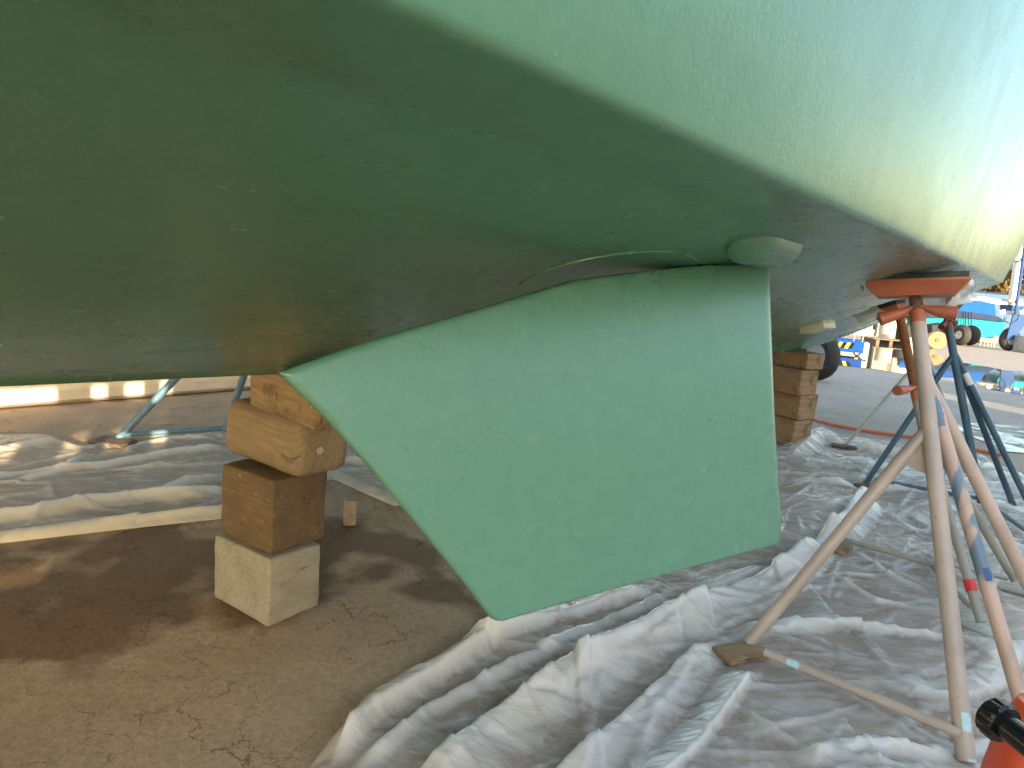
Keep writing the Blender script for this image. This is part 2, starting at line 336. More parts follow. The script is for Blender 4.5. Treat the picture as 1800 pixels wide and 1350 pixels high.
# ================================================================ GROUND
def axis_coords(lo, hi, step, far):
    a = list(np.arange(lo, hi+1e-6, step)); s = step; x = hi
    while x < far: s *= 1.35; x += s; a.append(x)
    s = step; x = lo
    while x > -far: s *= 1.35; x -= s; a.insert(0, x)
    return np.array(a)
def ground():
    xs = axis_coords(-2.6, 2.4, .022, 500); ys = axis_coords(.9, 4.4, .022, 500)
    X, Y = np.meshgrid(xs, ys); near = np.clip(1-(np.hypot(X, Y-2.4)-3)/3, 0, 1)
    Z = near*((fbm(X*3, Y*3, 4, 3)-.47)*.016 + (fbm(X*17, Y*17, 3, 9)-.45)*.005) - .004
    n, k = X.shape; V = np.stack([X, Y, Z], -1).reshape(-1, 3)
    I = np.arange(n*k).reshape(n, k); F = np.stack([I[:-1, :-1], I[:-1, 1:], I[1:, 1:], I[1:, :-1]], -1).reshape(-1, 4)
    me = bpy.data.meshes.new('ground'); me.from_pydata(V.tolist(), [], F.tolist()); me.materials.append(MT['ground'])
    me.polygons.foreach_set('use_smooth', [True]*len(me.polygons))
    gp = lambda L: [tuple(G(*q)[:2]) for q in L]
    st = np.full(X.shape, -1.0)
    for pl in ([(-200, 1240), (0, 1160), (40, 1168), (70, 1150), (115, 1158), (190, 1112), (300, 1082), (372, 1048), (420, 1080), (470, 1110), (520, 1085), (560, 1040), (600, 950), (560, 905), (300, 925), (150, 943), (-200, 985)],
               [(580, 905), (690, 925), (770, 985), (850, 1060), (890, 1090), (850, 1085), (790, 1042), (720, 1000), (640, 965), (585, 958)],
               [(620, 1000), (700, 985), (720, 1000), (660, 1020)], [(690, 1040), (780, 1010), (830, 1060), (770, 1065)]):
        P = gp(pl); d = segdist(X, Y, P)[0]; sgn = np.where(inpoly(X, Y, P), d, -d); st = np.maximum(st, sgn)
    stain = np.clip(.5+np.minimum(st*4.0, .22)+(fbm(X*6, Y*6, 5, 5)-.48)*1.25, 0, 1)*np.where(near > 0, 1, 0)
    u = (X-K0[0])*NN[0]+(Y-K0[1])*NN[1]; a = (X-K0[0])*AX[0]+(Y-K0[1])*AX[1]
    warm_tint = np.clip(1.25-np.maximum(0, (a-2.6)/2.6)-np.maximum(0, (u-1.0)/1.5)+(fbm(X*1.2, Y*1.2, 3, 8)-.45)*1.0, 0, 1)  # brown share, fading aft and outboard, stands in for warm bounce light
    at = me.color_attributes.new('wear', 'FLOAT_COLOR', 'POINT')  # red holds the wet stain, green the painted warm light
    at.data.foreach_set('color', np.stack([stain, warm_tint, 0*warm_tint, 0*warm_tint+1], -1).reshape(-1).astype(np.float32))
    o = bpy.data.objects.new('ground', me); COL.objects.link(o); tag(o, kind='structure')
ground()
def puddle(pts, z, seedv, m='water'):
    P = [np.array(G(*q)[:2]) for q in pts]; out = []; n = len(P); r = random.Random(seedv)
    for i in range(n):
        p, q = P[i], P[(i+1) % n]; k = max(2, int(np.linalg.norm(q-p)/.35)); d = nrm(np.append(q-p, 0))[:2]; nn = np.array([-d[1], d[0]])
        for j in range(k): out.append(p+(q-p)*j/k+nn*r.uniform(-.12, .12))
    bm = bmesh.new(); f = bm.faces.new([bm.verts.new((x, y, z)) for x, y in out]); bmesh.ops.triangulate(bm, faces=[f])
    me = bpy.data.meshes.new('puddle'); bm.to_mesh(me); bm.free(); me.materials.append(MT[m]); o = bpy.data.objects.new('puddle', me); COL.objects.link(o); tag(o, kind='structure')
puddle([(1400, 608), (1560, 600), (1640, 612), (1660, 632), (1760, 650), (1840, 655), (1840, 700), (1740, 684), (1690, 664), (1620, 662), (1540, 650), (1400, 634)], .003, 1)
puddle([(1685, 752), (1770, 745), (1840, 752), (1840, 800), (1740, 790)], .003, 2, 'wet')

# ================================================================ THE BOAT
def hull_profile(a):
    t = min(max((a-1.5)/6.7, 0), 1); uc = 1.57-.60*(.5*t*t*(3-2*t)+.5*t)
    aa = np.array([-9, 0, 1.2, 1.8, 2.4, 3, 3.6, 4.2, 4.8, 5.4, 6, 6.6, 7.2, 7.8, 8.2]); zc = float(np.interp(a, aa, [1.25, 1.244, 1.228, 1.227, 1.236, 1.25, 1.268, 1.288, 1.309, 1.33, 1.35, 1.368, 1.383, 1.393, 1.397]))
    zk = min(zc-.018, float(np.interp(a, aa, [1.235, 1.228, 1.209, 1.203, 1.205, 1.211, 1.222, 1.236, 1.254, 1.272, 1.29, 1.306, 1.32, 1.33, 1.334])))
    k = .768-.0125*a if a < 5.4 else .7005+.27*((min(a, 8.2)-5.4)/2.8)**1.3
    uk = uc-.14; m = (zk-k)/uk
    pts = [(0, k), (.07, k), (.085, k+.012)]
    for q in (.1, .18, .3, .45, .62, .8, .93): 
        pts.append((uk*q, k+m*uk*q - .028*math.sin(math.pi*q)*(1 if q < .9 else .5)))
    pts += [(uk-.012, zk-m*.012), (uk+.004, zk+.001), (uk+.020, zk+.004)]
    f0 = np.array([uc-.035, zc-.008]); rr = .030
    pts += [(uc-.018, zc-.004), (uc-.009, zc-.0025), (uc-.004, zc), (uc-.0005, zc+.0035), (uc+.0012, zc+.008), (uc+.003, zc+.016)]
    fl = .17 if a < 4 else .17+.13*min(1, (a-4)/4)
    for h in (.05, .10, .18, .28, .40, .55): pts.append((uc+.003+fl*(h-.016), zc+h))
    wl = 2.02; pts.append((uc+.003+fl*(wl-zc-.016), wl))
    top = [(pts[-1][0]+.006, wl+.002), (pts[-1][0]+.10, wl+.4), (pts[-1][0]+.16, wl+.9), (pts[-1][0]+.17, wl+1.25)]
    return pts, top
def bow_scale(a): return 1.0 if a > -1.5 else max(.02, 1-((-1.5-a)/5.0)**2.0)
def hull_z(a, u):
    P, _ = hull_profile(a); us = [p[0] for p in P]; zs = [p[1] for p in P]
    return float(np.interp(abs(u), us[:14], zs[:14]))
def hull_hit(x, y, s0=.5, s1=9):
    for s in np.arange(s0, s1, .01):
        P = D(x, y, s); a, u, z = toB(P)
        if abs(u) < 1.6 and z > hull_z(a, u): return P, s
    return D(x, y, s1), s1
boat = thing('boat', 'green bottomed boat propped up ashore on timber blocks and jack stands', 'boat', B(3, 0, .72))
A_ST = [-6.4, -6.0, -5.2, -4.2, -3.2, -2.2, -1.5]+list(np.arange(-1.0, 8.21, .2))
mbh, mbt = MB(), MB(); secH, secT = [], []
for a in A_ST:
    P, T = hull_profile(a); sc = bow_scale(a); lift = 0 if a > -2.2 else ((-2.2-a)/4.2)**2*.9
    sec = [(u*sc, z+lift*(1-min(1, abs(u)/1.5)*.5)) for u, z in P]; full = [(-u, z) for u, z in sec[::-1]][:-1]+sec
    secH.append([B(a, u, z) for u, z in full]); 
    secT.append([B(a, u*sc, z+lift*.3) for u, z in T])
mbh.grid(secH)
last = secH[-1]; mbh.add(last, [tuple(range(len(last)))])
hull = mbh.build('hull_bottom', MT['hull'], boat, ang=50)
mbt.grid(secT); mir = []
for a, r in zip(A_ST, secT):
    q = []
    for p in r: aa, u, z = toB(p); q.append(B(aa, -u, z))
    mir.append(q)
mbt.grid(mir); mbt.grid([[r[-1], m_[-1]] for r, m_ in zip(secT, mir)])
mbt.add(secT[-1]+mir[-1][::-1], [tuple(range(8))])
mbt.build('topsides', MT['white'], boat, ang=50)
# fin
E1 = np.array([math.sin(R_(54)), math.cos(R_(54)), 0]); MO = np.array([math.cos(R_(54)), -math.sin(R_(54)), 0]); TAU = R_(20)
E2 = np.array([0, 0, 1])*math.cos(TAU)-MO*math.sin(TAU); FN = nrm(np.cross(E2, E1)); 
FP0 = CAM-MO*.72+np.array([0, 0, -.5])
if FN@(CAM-FP0) < 0: FN = -FN
def onfin(x, y): d = ray(x, y); return CAM+d*(((FP0-CAM)@FN)/(d@FN))
c_top = [(492, 653), (600, 613), (700, 580), (800, 551), (900, 521), (985, 495), (1010, 487), (1060, 480), (1110, 474), (1200, 464), (1290, 458), (1340, 461), (1367, 468)]
c_bot = [(878, 1092), (890, 1092), (950, 1074), (1100, 1033), (1250, 991), (1340, 966), (1366, 959), (1377, 953)]
c_lead = [(492, 653), (520, 681), (570, 728), (650, 818), (740, 927), (830, 1037), (862, 1080), (868, 1087), (878, 1092)]
c_tr = [(1367, 468), (1370, 600), (1374, 720), (1380, 840), (1385, 920), (1384, 943), (1377, 953)]
def resample(c, qs):
    P = [onfin(*q) for q in c]; d = np.concatenate([[0], np.cumsum([np.linalg.norm(b-a) for a, b in zip(P, P[1:])])]); d /= d[-1]; P = np.array(P)
    return [np.array([np.interp(q, d, P[:, k]) for k in range(3)]) for q in qs]
pe = [0, .0012, .004, .009, .016, .025]; ps = pe+list(np.linspace(.04, .93, 34))+[.945, .957, .967, .975, .982, .988, .993, .9968, .999, 1]
qe = [0, .0015, .005, .011, .018, .028]; qs = qe+list(np.linspace(.05, .95, 24))+[1-q for q in qe[::-1]]
T_, B_, L_, R2_ = resample(c_top, ps), resample(c_bot, ps), resample(c_lead, qs), resample(c_tr, qs); TK = .062
rnd = lambda d, w: math.sqrt(max(0, 1-(1-min(d/w, 1))**2))
front, backs = [], []
for j, q in enumerate(qs):
    rf, rbk = [], []
    for i, p in enumerate(ps):
        tk = TK*(.22+.78*min(1, p/.30)**.8); P = (1-q)*T_[i]+q*B_[i]+(1-p)*L_[j]+p*R2_[j]-((1-p)*(1-q)*T_[0]+p*(1-q)*T_[-1]+(1-p)*q*B_[0]+p*q*B_[-1])
        h = rnd(p, .007)*rnd(1-p, .045)*rnd(q, .018)*rnd(1-q, .012); rf.append(P-FN*tk/2*(1-h)); rbk.append(P-FN*tk/2*(1+h))
    front.append(rf); backs.append(rbk)
mf = MB(); mf.grid(front); mf.grid(backs); fin = mf.build('stabilizer_fin', MT['hull'], boat, ang=180)
bm = bmesh.new(); bm.from_mesh(fin.data); bmesh.ops.remove_doubles(bm, verts=bm.verts[:], dist=1e-5); bmesh.ops.recalc_face_normals(bm, faces=bm.faces[:]); bm.to_mesh(fin.data); bm.free()
fin.data.polygons.foreach_set('use_smooth', [True]*len(fin.data.polygons))
# fairing behind the fin
fp, fs_ = hull_hit(1386, 416); fa, fu, fz = toB(fp)
mfb = MB(); secs = []; slope = math.atan((hull_z(fa, fu+.05)-hull_z(fa, fu-.05))/.1)
LEN = .21
for i in range(22):
    q = i/21; da = -LEN/2+LEN*q; sc = math.sqrt(max(.0004, 1-((.38-q)/.38)**2)) if q < .38 else 1-.05*(q-.38)
    row = []
    for k in range(15):
        an = math.pi*k/14; xx = math.cos(an); yy = math.sin(an); xx = math.copysign(abs(xx)**.75, xx); yy = abs(yy)**.75
        uu = fu-.05+xx*.042*sc; zz = -yy*.038*sc
        row.append(B(fa+da, uu-zz*math.sin(slope)*-1*0+zz*-math.sin(slope)*-.0, hull_z(fa+da, fu-.05)+(uu-fu+.05)*math.tan(slope)+.006+zz))
    secs.append(row)
mfb.grid(secs); mfb.add(secs[-1], [tuple(range(15))])
mfb.build('fin_fairing', MT['hull'], boat, ang=40)
# round pad the fin shaft leaves the hull through
cen, s_ = hull_hit(1190, 442); ca, cu, cz = toB(cen); md = MB(); top_, bot_ = [], []
for k in range(40):
    an = 2*math.pi*k/40; aa, uu = ca+.02+.21*math.cos(an), cu-.145+.145*math.sin(an)
    top_.append(B(aa, uu, hull_z(aa, uu)+.01)); bot_.append(B(aa, uu, hull_z(aa, uu)-.0018))
md.grid([top_+[top_[0]], bot_+[bot_[0]]]); md.add(bot_, [tuple(range(40))]); md.build('fin_base_plate', MT['hull'], boat, ang=40)
# small cream plate bolted on the bottom
ap, as_ = hull_hit(1436, 569); aa_, au_, az_ = toB(ap); ma = MB()
ex = nrm(AX); ez = nrm(np.array([0, 0, 1])-NN*.38); ma.box(ap-ez*.015, (.20, .13, .05), ex, None, ez, .012); ma.build('anode_plate', MT['cream'], boat)

# ================================================================ TIMBER BLOCKS UNDER THE KEEL
def timber(name, label, c, size, yaw, m, group, bev=.008, tilt=(0, 0), rnd=None):
    ez = nrm((tilt[0], tilt[1], 1)); ex = np.array([math.sin(R_(yaw)), math.cos(R_(yaw)), 0]); ex = nrm(ex-ez*(ex@ez)); ey = np.cross(ez, ex)
    bm = bmesh.new(); bmesh.ops.create_cube(bm, size=1)
    for v in bm.verts: v.co = Vector((v.co.x*size[0], v.co.y*size[1], v.co.z*size[2]))
    bmesh.ops.bevel(bm, geom=bm.edges[:], offset=bev, segments=3, affect='EDGES', profile=.5)
    bmesh.ops.subdivide_edges(bm, edges=[e for e in bm.edges if e.calc_length() > .05], cuts=5, use_grid_fill=True)
    ro = sum(map(ord, label)) % 97
    from mathutils import noise as mn
    for v in bm.verts: v.co += v.normal*(mn.noise(v.co*22+Vector((ro, 0, 0)))*.0035+mn.noise(v.co*7+Vector((0, ro, 0)))*.005)
    me = bpy.data.meshes.new(name); bm.to_mesh(me); bm.free(); me.materials.append(m)
    me.polygons.foreach_set('use_smooth', [True]*len(me.polygons)); me.set_sharp_from_angle(angle=R_(40))
    o = bpy.data.objects.new(name, me); COL.objects.link(o)
    o.matrix_world = Matrix(((ex[0], ey[0], ez[0], c[0]), (ex[1], ey[1], ez[1], c[1]), (ex[2], ey[2], ez[2], c[2]), (0, 0, 0, 1)))
    return tag(o, label, 'timber block', group)
GA = 'timber blocks stacked under the near end of the keel'; GB = 'timber blocks stacked under the far end of the keel'
def blk(corner, leftc, rightc, z0, h, name, label, m, **k):
    # corner: nearest bottom corner pixel, left and right bottom corners, resting height z0
    p = G(*corner, z0); l = G(*leftc, z0); r = G(*rightc, z0); er = r-p; el = l-p; L1 = np.linalg.norm(er); L2 = np.linalg.norm(el)
    er = er/L1; el2 = el-er*(el@er); el2 = nrm(el2); c = p+er*L1/2+el2*L2/2+np.array([0, 0, h/2])
    yaw = math.degrees(math.atan2(er[0], er[1])); return timber(name, label, c, (L1, L2, h), yaw, m, GA, **k)
def blkL(leftc, corner, depth, z0, h, label, m, **k):
    p = G(*corner, z0); l = G(*leftc, z0); el = l-p; L2 = np.linalg.norm(el); el = el/L2; er = np.cross(el, [0, 0, -1.]); er = er if er@AX > 0 else -er
    c = p+er*depth/2+el*L2/2+np.array([0, 0, h/2]); return timber('timber_block', label, c, (depth, L2, h), math.degrees(math.atan2(er[0], er[1])), m, GA, **k)
def hz(top, bot):     # height above the ground of a point over a ground pixel
    g = G(*bot); d = ray(*top); s = (g[:2]@d[:2])/(d[:2]@d[:2]); return 1.1+d[2]*s
z1 = hz((474, 985), (470, 1103)); z2 = hz((484, 852), (470, 1103)); z3 = z2+.19; ZK = hull_profile(1.15)[0][0][1]
print('stack z', z1, z2, z3, ZK)
blk((470, 1103), (360, 1055), (561, 1065), 0, z1, 'timber_block', 'pale weathered timber block on the ground at the bottom of the near stack', MT['w4'])
blk((476, 976), (379, 938), (572, 944), z1+.001, z2-z1-.002, 'timber_block', 'reddish brown timber block with ring end grain, second from the ground in the near stack', MT['w3'])
# third: a rounded old timber with long axis across
b3 = blkL((389, 795), (522, 846), .20, z2+.001, (ZK-z2)*.58, 'rounded worn timber block with a washer on its end, in the near stack', MT['w2'], bev=.034)
b4 = blkL((437, 713), (556, 757), .22, z2+(ZK-z2)*.58+.001, (ZK-z2)*.42-.003, 'tan timber block touching the keel at the top of the near stack', MT['w1'], bev=.006)
# weathered washer nailed on the end of the third block
wp = D(562, 792, np.linalg.norm(np.array(b3.location)-CAM)*.93)
mw = b3.matrix_world; ex3 = np.array(mw.col[0][:3]); ey3 = np.array(mw.col[1][:3])
d_ = ray(562, 792); face_c = np.array(b3.location); 
cands = []
for e in (ex3, -ex3, ey3, -ey3):
    if e@(CAM-face_c) > 0:
        dim = (b3.dimensions[0] if abs(e@ex3) > .5 else b3.dimensions[1])/2; s_ = ((face_c+e*dim-CAM)@e)/(d_@e); cands.append((s_, e))
s_, e_ = max(cands, key=lambda q: q[0]); wq = CAM+d_*s_
mwk = MB(); mwk.torus(wq+e_*.002, e_, .0085, .0042, 20, 8, .5); mwk.tube(wq-e_*.004, wq+e_*.003, .005)
wk = mwk.build('washer', MT['steelw'], None); wk.parent = b3; wk.matrix_parent_inverse = b3.matrix_world.inverted()
# far stack
KF = hull_profile(5.45)[0][0][1]; hs = [.20, .19, .19, KF-.58-.002]; z = 0
for i, (h, x1, lab) in enumerate(zip(hs, (1412, 1424, 1410, 1428), ('dark timber block at the bottom of the far stack behind the plastic', 'brown timber block second from the ground in the far stack', 'knotty brown timber block third from the ground in the far stack', 'timber block touching the keel at the top of the far stack'))):
    er = nrm(AX*.9+NN*.25); q = B(5.5+(-.02, .02, -.04, .04)[i], 0, z+h/2)
    timber('timber_block', lab, q, (.22, .46, h-.002), math.degrees(math.atan2(er[0], er[1])), MT['w5'], GB); z += h

# ================================================================ JACK STANDS
def ringrod(mb, p, q, r, pitch=.006, depth=.0016, seg=14):
    n = max(4, int(np.linalg.norm(np.asarray(q)-p)/pitch*2)); n = min(n, 160)
    pts = [np.asarray(p)+(np.asarray(q)-p)*i/n for i in range(n+1)]; mb.sweep(pts, [r+(depth if i % 2 else -depth) for i in range(n+1)], seg)
def handle(c, axis, along, ln, mtl, parent, r=.012):
    axis = nrm(axis); along = nrm(along-axis*(along@axis)); mb = MB(); c = np.asarray(c)
    for sgn in (-1, 1):
        pts = []; rad = []; sq = []
        for i in range(13):
            q = i/12; pts.append(c+along*sgn*(.012+ln*q)+axis*(.016*math.exp(-q*3)-.022*q)); rad.append(r*(1.25+.55*q)); f = max(0, 1-q*2.0); sq.append((1.0, .42+.5*(1-f)))
        mb.sweep(pts, rad, 12, True, sq)
    return mb.build('handle', mtl, parent)
def foot_plate(p, m, parent, sz=(.10, .10, .008)):
    mb = MB(); mb.box(np.array([p[0], p[1], .012]), sz, bev=.002); return mb.build('foot_plate', m, parent)
def padshape(c, nr, along, w, d, t, parent, m_o, m_f):
    nr = nrm(nr); along = nrm(along-nr*(along@nr)); ac = np.cross(nr, along); c = np.asarray(c)
    # bevelled board: wide on top, narrow below
    rows = []
    for (k, zz) in ((1, 0), (1, -t*.16), (.74, -t), (.70, -t)):
        kw, kd = (k, k); rows.append([c+along*w/2*sx*kw+ac*d/2*sy*kd+nr*zz for sx, sy in ((-1, -1), (1, -1), (1, 1), (-1, 1))])
    mb = MB(); mb.grid([r+[r[0]] for r in rows]); mb.add(rows[0], [(0, 1, 2, 3)]); mb.add(rows[-1], [(3, 2, 1, 0)])
    o = mb.build('pad', m_o, parent, ang=25); mb2 = MB(); mb2.box(c+nr*.009, (w*.97, d*.97, .018), along, None, nr, .004); f = mb2.build('pad_cushion', m_f, o); return o
def stand(label, padP, padN, padAlong, pw, pd, pt, hp, poleB, legs, braces, m, rodm, padm, rr=.016, rp=.021, rl=.016, rb=.011, hl=.09, group='jack stands holding up the hull', hmat=None, legm=None):
    base = np.array([poleB[0], poleB[1], 0.]); t = thing('jack_stand', label, 'jack stand', base, group)
    padshape(padP, padN, padAlong, pw, pd, pt, t, padm, MT['foam'])
    p0 = np.asarray(padP)-nrm(padN)*pt; dr = nrm(np.asarray(poleB)-p0); hP = p0+dr*hp
    mb = MB(); ringrod(mb, p0+dr*-.01, hP+dr*.05, rr); mb.build('threaded_rod', rodm, t)
    col = MB(); col.tube(hP+dr*.005, hP+dr*.05, rp*1.02); col.build('collar', hmat or padm, t)
    handle(hP, -dr, nrm(padAlong), hl, hmat or padm, t, r=rr*.72)
    po = MB(); po.tube(hP+dr*.045, poleB, rp, seg=20); po.build('pole', m, t)
    for i, (s, f) in enumerate(legs):
        lm = MB(); s = np.asarray(s); f = np.asarray(f); l0 = s+(f-s)*.06
        lm.sweep([s-nrm(f-s)*.02, l0, s+(f-s)*.16, f], [rl*.75, rl*.95, rl, rl], 16, True, [(1.3, .6), (1.1, .85), (1, 1), (1, 1)])
        lo = lm.build('leg', (legm or {}).get(i, m), t)
        if (legm or {}).get(i): lo['label'] = 'pink leg with chipped blue paint' if i == 1 else 'plain pink leg'
    for s, f in braces: bm_ = MB(); bm_.tube(s, f, rb); bm_.build('brace', m, t)
    return t, p0, dr, hP
# front stand
PN = nrm(np.array([-.07, .12, 1]))
def at_pole(p, q, y):      # the point of the 3d segment that shows at image row y
    best = None
    for k in np.linspace(0, 1, 400):
        P = np.asarray(p)+(np.asarray(q)-p)*k; d = P-CAM; yy = 675-FPX*(d@UP)/(d@fw)
        if best is None or abs(yy-y) < best[0]: best = (abs(yy-y), P)
    return best[1]
P1 = D(1610, 494, 2.28); Bf = G(1697, 1345); Bf[2] = .01
Af, Cf, Df = G(1314, 1146), G(1815, 1335), G(1892, 1222)
for q in (Af, Cf, Df): q[2] = .03
s1 = lambda y: at_pole(P1-PN*.05, Bf, y)
st1, p0, dr, hP = stand('beige and pink jack stand with orange top standing nearest on the plastic', P1, PN, np.array([.87, -.49, 0]), .290, .17, .050, .052, Bf,
    [(s1(748), Af), (s1(640), Cf), (s1(655), Df)], [(G(1345, 1146, .06), G(1690, 1290, .07))], MT['beige'], MT['rod'], MT['orange'], rr=.0185, rp=.0225, rl=.0195, rb=.013, hl=.095,
    legm={1: MT['pink'], 2: MT['pinkplain']})
gm = MB(); g0 = s1(770); g1 = s1(840); gl = s1(748)+(Af-s1(748))*.16; gm.prism([g0, g1, gl], nrm(np.cross(g1-g0, gl-g0))*.008); gm.build('gusset', MT['beige'], st1)
# paint marks left on the pole
def patch_on_tube(p, q, r, y0, y1, side, width, m, parent, name='paint_mark'):
    a_ = at_pole(p, q, y0); b_ = at_pole(p, q, y1); d = nrm(b_-a_); tocam = nrm(CAM-(a_+b_)/2); tocam = nrm(tocam-d*(tocam@d)); sd = np.cross(d, tocam); rowsn = 12
    rws = []; rg = random.Random(int(y0))
    for i in range(rowsn+1):
        q_ = i/rowsn; w0 = -width*(1+rg.uniform(-.18, .18))*math.sin(math.pi*min(max(q_, .1), .9))**.4; row = []
        for k in range(7):
            an = side+(w0+(width-w0)*k/6); row.append(a_+(b_-a_)*q_+(tocam*math.cos(an)+sd*math.sin(an))*(r+.0008))
        rws.append(row)
    mb = MB(); mb.grid(rws); return mb.build(name, m, parent)
dpp = p0
patch_on_tube(p0, Bf, .0225, 1252, 1285, -.5, .5, MT['ltblue'], st1); patch_on_tube(p0, Bf, .0225, 1334, 1350, -.7, .5, MT['ltblue'], st1)
patch_on_tube(s1(640), Cf, .0195, 1000, 1022, -.5, .5, MT['dkblue'], st1)
patch_on_tube(s1(640), Cf, .0195, 700, 752, -.1, .9, flat('blue_grey_paint', (.12, .20, .28), .5), st1)
bA = (G(1345, 1146, .06), G(1690, 1290, .07)); patch_on_tube(*bA, .013, 1163, 1172, 0, .9, MT['ltblue'], st1)
def plank(px, label, size, yaw, m):
    g = G(*px); mb = MB(); ex = np.array([math.sin(R_(yaw)), math.cos(R_(yaw)), 0]); mb.box(np.array([0, 0, size[2]/2]), size, ex, bev=.004); o = mb.build('wood_plate', m, None, ang=30); o.location = (g[0], g[1], .014)
    return tag(o, label, 'wood plate')
plank((1302, 1160), 'brown wood plate under the left foot of the nearest stand', (.16, .085, .022), 65, MT['ply'])
# grey stand behind it
P2 = D(1577, 538, 3.02); E_, F_, Gf, Hf = G(1657, 1022), G(1452, 968), G(1722, 1108), G(1780, 1030)
for q in (E_, F_, Gf, Hf): q[2] = .03
pb2 = D(1634, 800, 2.78); s2 = lambda y: at_pole(P2-PN*.05, pb2, y)
st2, q0, qd, qh = stand('grey jack stand with rusty rod just behind the nearest stand', P2, nrm(np.array([0, 0, 1])-NN*.38), nrm(AX*.9+NN*.4), .19, .13, .05, .335, pb2,
    [(s2(770), F_), (s2(770), E_), (s2(745), Gf), (s2(745), Hf)], [(G(1483, 948, .06), E_+np.array([0, 0, .03])), (E_+np.array([0, 0, .05]), G(1770, 1016, .05)), (G(1630, 985, .05), G(1705, 1065, .05))], MT['greym'], MT['rust'], MT['orange'], rr=.017, rp=.021, rl=.0165, rb=.011, hl=.10)
tr_ = s2(745); 
patch = MB(); tpa, tpb = at_pole(tr_, Gf, 1020), at_pole(tr_, Gf, 1040); patch.tube(tpa, tpb, .0195, seg=18); patch.build('red_tape', MT['tape_red'], st2)
fb = MB(); c1 = G(1755, 1030, .02); c2 = G(1840, 1052, .02); fb.tube(c1, c2, .016); fb.build('foot_bar', MT['greym'], st2)
fb = MB(); fb.box((G(1690, 1098, .015)+G(1745, 1122, .015))/2, (np.linalg.norm(G(1745, 1122)-G(1690, 1098)), .04, .02), G(1745, 1122)-G(1690, 1098), bev=.003); fb.build('foot_bar', MT['greym'], st2)
plank((1472, 972), 'wood plate under the left foot of the grey stand', (.13, .09, .022), 40, MT['ply'])
# blue stand behind
P3 = D(1662, 528, 4.0); If_, Jf, Kf = G(1520, 858), G(1723, 892), G(1812, 905)
for q in (If_, Jf, Kf): q[2] = .03
s3 = lambda y: at_pole(P3-PN*.05, Jf, y)
st3, *_ = stand('dark blue jack stand with white label, behind the grey stand', P3, PN, nrm(AX*.9+NN*.4), .16, .12, .05, .07, Jf,
    [(s3(622), If_), (s3(612), Kf), (s3(612), G(1783, 893))], [(If_+np.array([.05, 0, .03]), Jf+np.array([0, 0, .02])), (Jf+np.array([0, 0, .02]), G(1835, 955, .05))], MT['blue'], MT['darkred'], MT['darkred'], rr=.016, rp=.021, rl=.017, rb=.011, hl=.05, hmat=MT['darkred'])
lb = MB(); lb.tube(at_pole(s3(612), Kf, 655), at_pole(s3(612), Kf, 676), .0185, seg=16); lb.build('label_band', MT['label'], st3)
plank((1518, 860), 'dark wood plate under the left foot of the blue stand', (.12, .07, .018), 60, MT['dkwood'])
# thin grey stand, farthest on this side
P4 = D(1617, 548, 5.6); Lf, Mf, Nf = G(1485, 788), G(1690, 800), G(1660, 740)
for q in (Lf, Mf, Nf): q[2] = .02
pb4 = D(1632, 680, 5.55); s4 = lambda y: at_pole(P4, pb4, y)
st4, *_ = stand('thin grey jack stand farthest back on the right', P4, PN, nrm(AX), .16, .12, .04, .10, pb4, [(s4(622), Lf), (s4(600), Mf), (s4(640), Nf)], [], MT['greym'], MT['rod'], MT['darkred'], rr=.014, rp=.02, rl=.0125, hl=.07)
plank((1483, 790), 'flat wood plate under the thin grey stand on the far edge of the plastic', (.17, .10, .018), 110, MT['dkwood'])
# light blue stand on the far side of the keel
P5 = B(2.05, -1.20, hull_z(2.05, 1.2)-.022); O1, O2, O3 = G(209, 779), G(393, 767), B(2.7, -2.0, 0)
for q in (O1, O2, O3): q[2] = .03
pn5 = nrm(np.array([0, 0, 1])+NN*.3); pb5 = np.array(D(470, 540, 4.05)); s5 = P5-pn5*.05
hub = D(500, 465, 4.0)
st5, *_ = stand('light blue jack stand beyond the keel on the left', P5, pn5, AX, .2, .14, .05, .06, B(2.0, -1.75, .55), [(hub, O1), (hub, O2), (hub, O3)], [(O1+np.array([.03, .01, .02]), O2+np.array([0, 0, .02]))], MT['bluel'], MT['rod'], MT['orange'], rl=.021, rb=.016)
plank((198, 784), 'dark wood plate under the light blue stand beyond the keel', (.20, .13, .02), 100, MT['dkwood'])

# ================================================================ MASKING FILM ROUND THE PADS
def film_patch(px, s, name, label, m, thick=.012, n=16, bow=.03):
    # px: four corners in order, s: their distances
    C4 = [D(*p, q) for p, q in zip(px, s)]; P = []; nr = nrm(np.cross(C4[1]-C4[0], C4[3]-C4[0]))
    for i in range(n+1):
        r = []
        for j in range(n+1):
            a, b = i/n, j/n; p = C4[0]*(1-a)*(1-b)+C4[1]*a*(1-b)+C4[2]*a*b+C4[3]*(1-a)*b
            h = (float(vnoise(np.array(a*4.3+s[0]*7), np.array(b*3.7), 5))-.5)*bow+abs(float(vnoise(np.array(a*9+3), np.array(b*2+s[0]), 8))-.5)*bow*.7
            r.append(p+nr*h)
        P.append(r)
    mb = MB(); mb.grid(P); o = mb.build(name, m, None, ang=180); return tag(o, label, 'plastic film')
film_patch([(1688, 486), (1710, 488), (1718, 524), (1664, 552)], [2.2, 2.32, 2.42, 2.3], 'masking_film', 'grey masking film hanging off the right end of the orange pad', MT['paper'])
film_patch([(1535, 486), (1690, 472), (1694, 494), (1532, 500)], [2.36, 2.42, 2.36, 2.3], 'masking_film', 'crumpled grey film squeezed between the orange pad and the hull', MT['paper'])
film_patch([(1497, 552), (1600, 520), (1610, 534), (1511, 567)], [3.05, 2.95, 2.92, 3.0], 'masking_film', 'strip of pale film over the pad of the grey stand', MT['paper'], bow=.015)
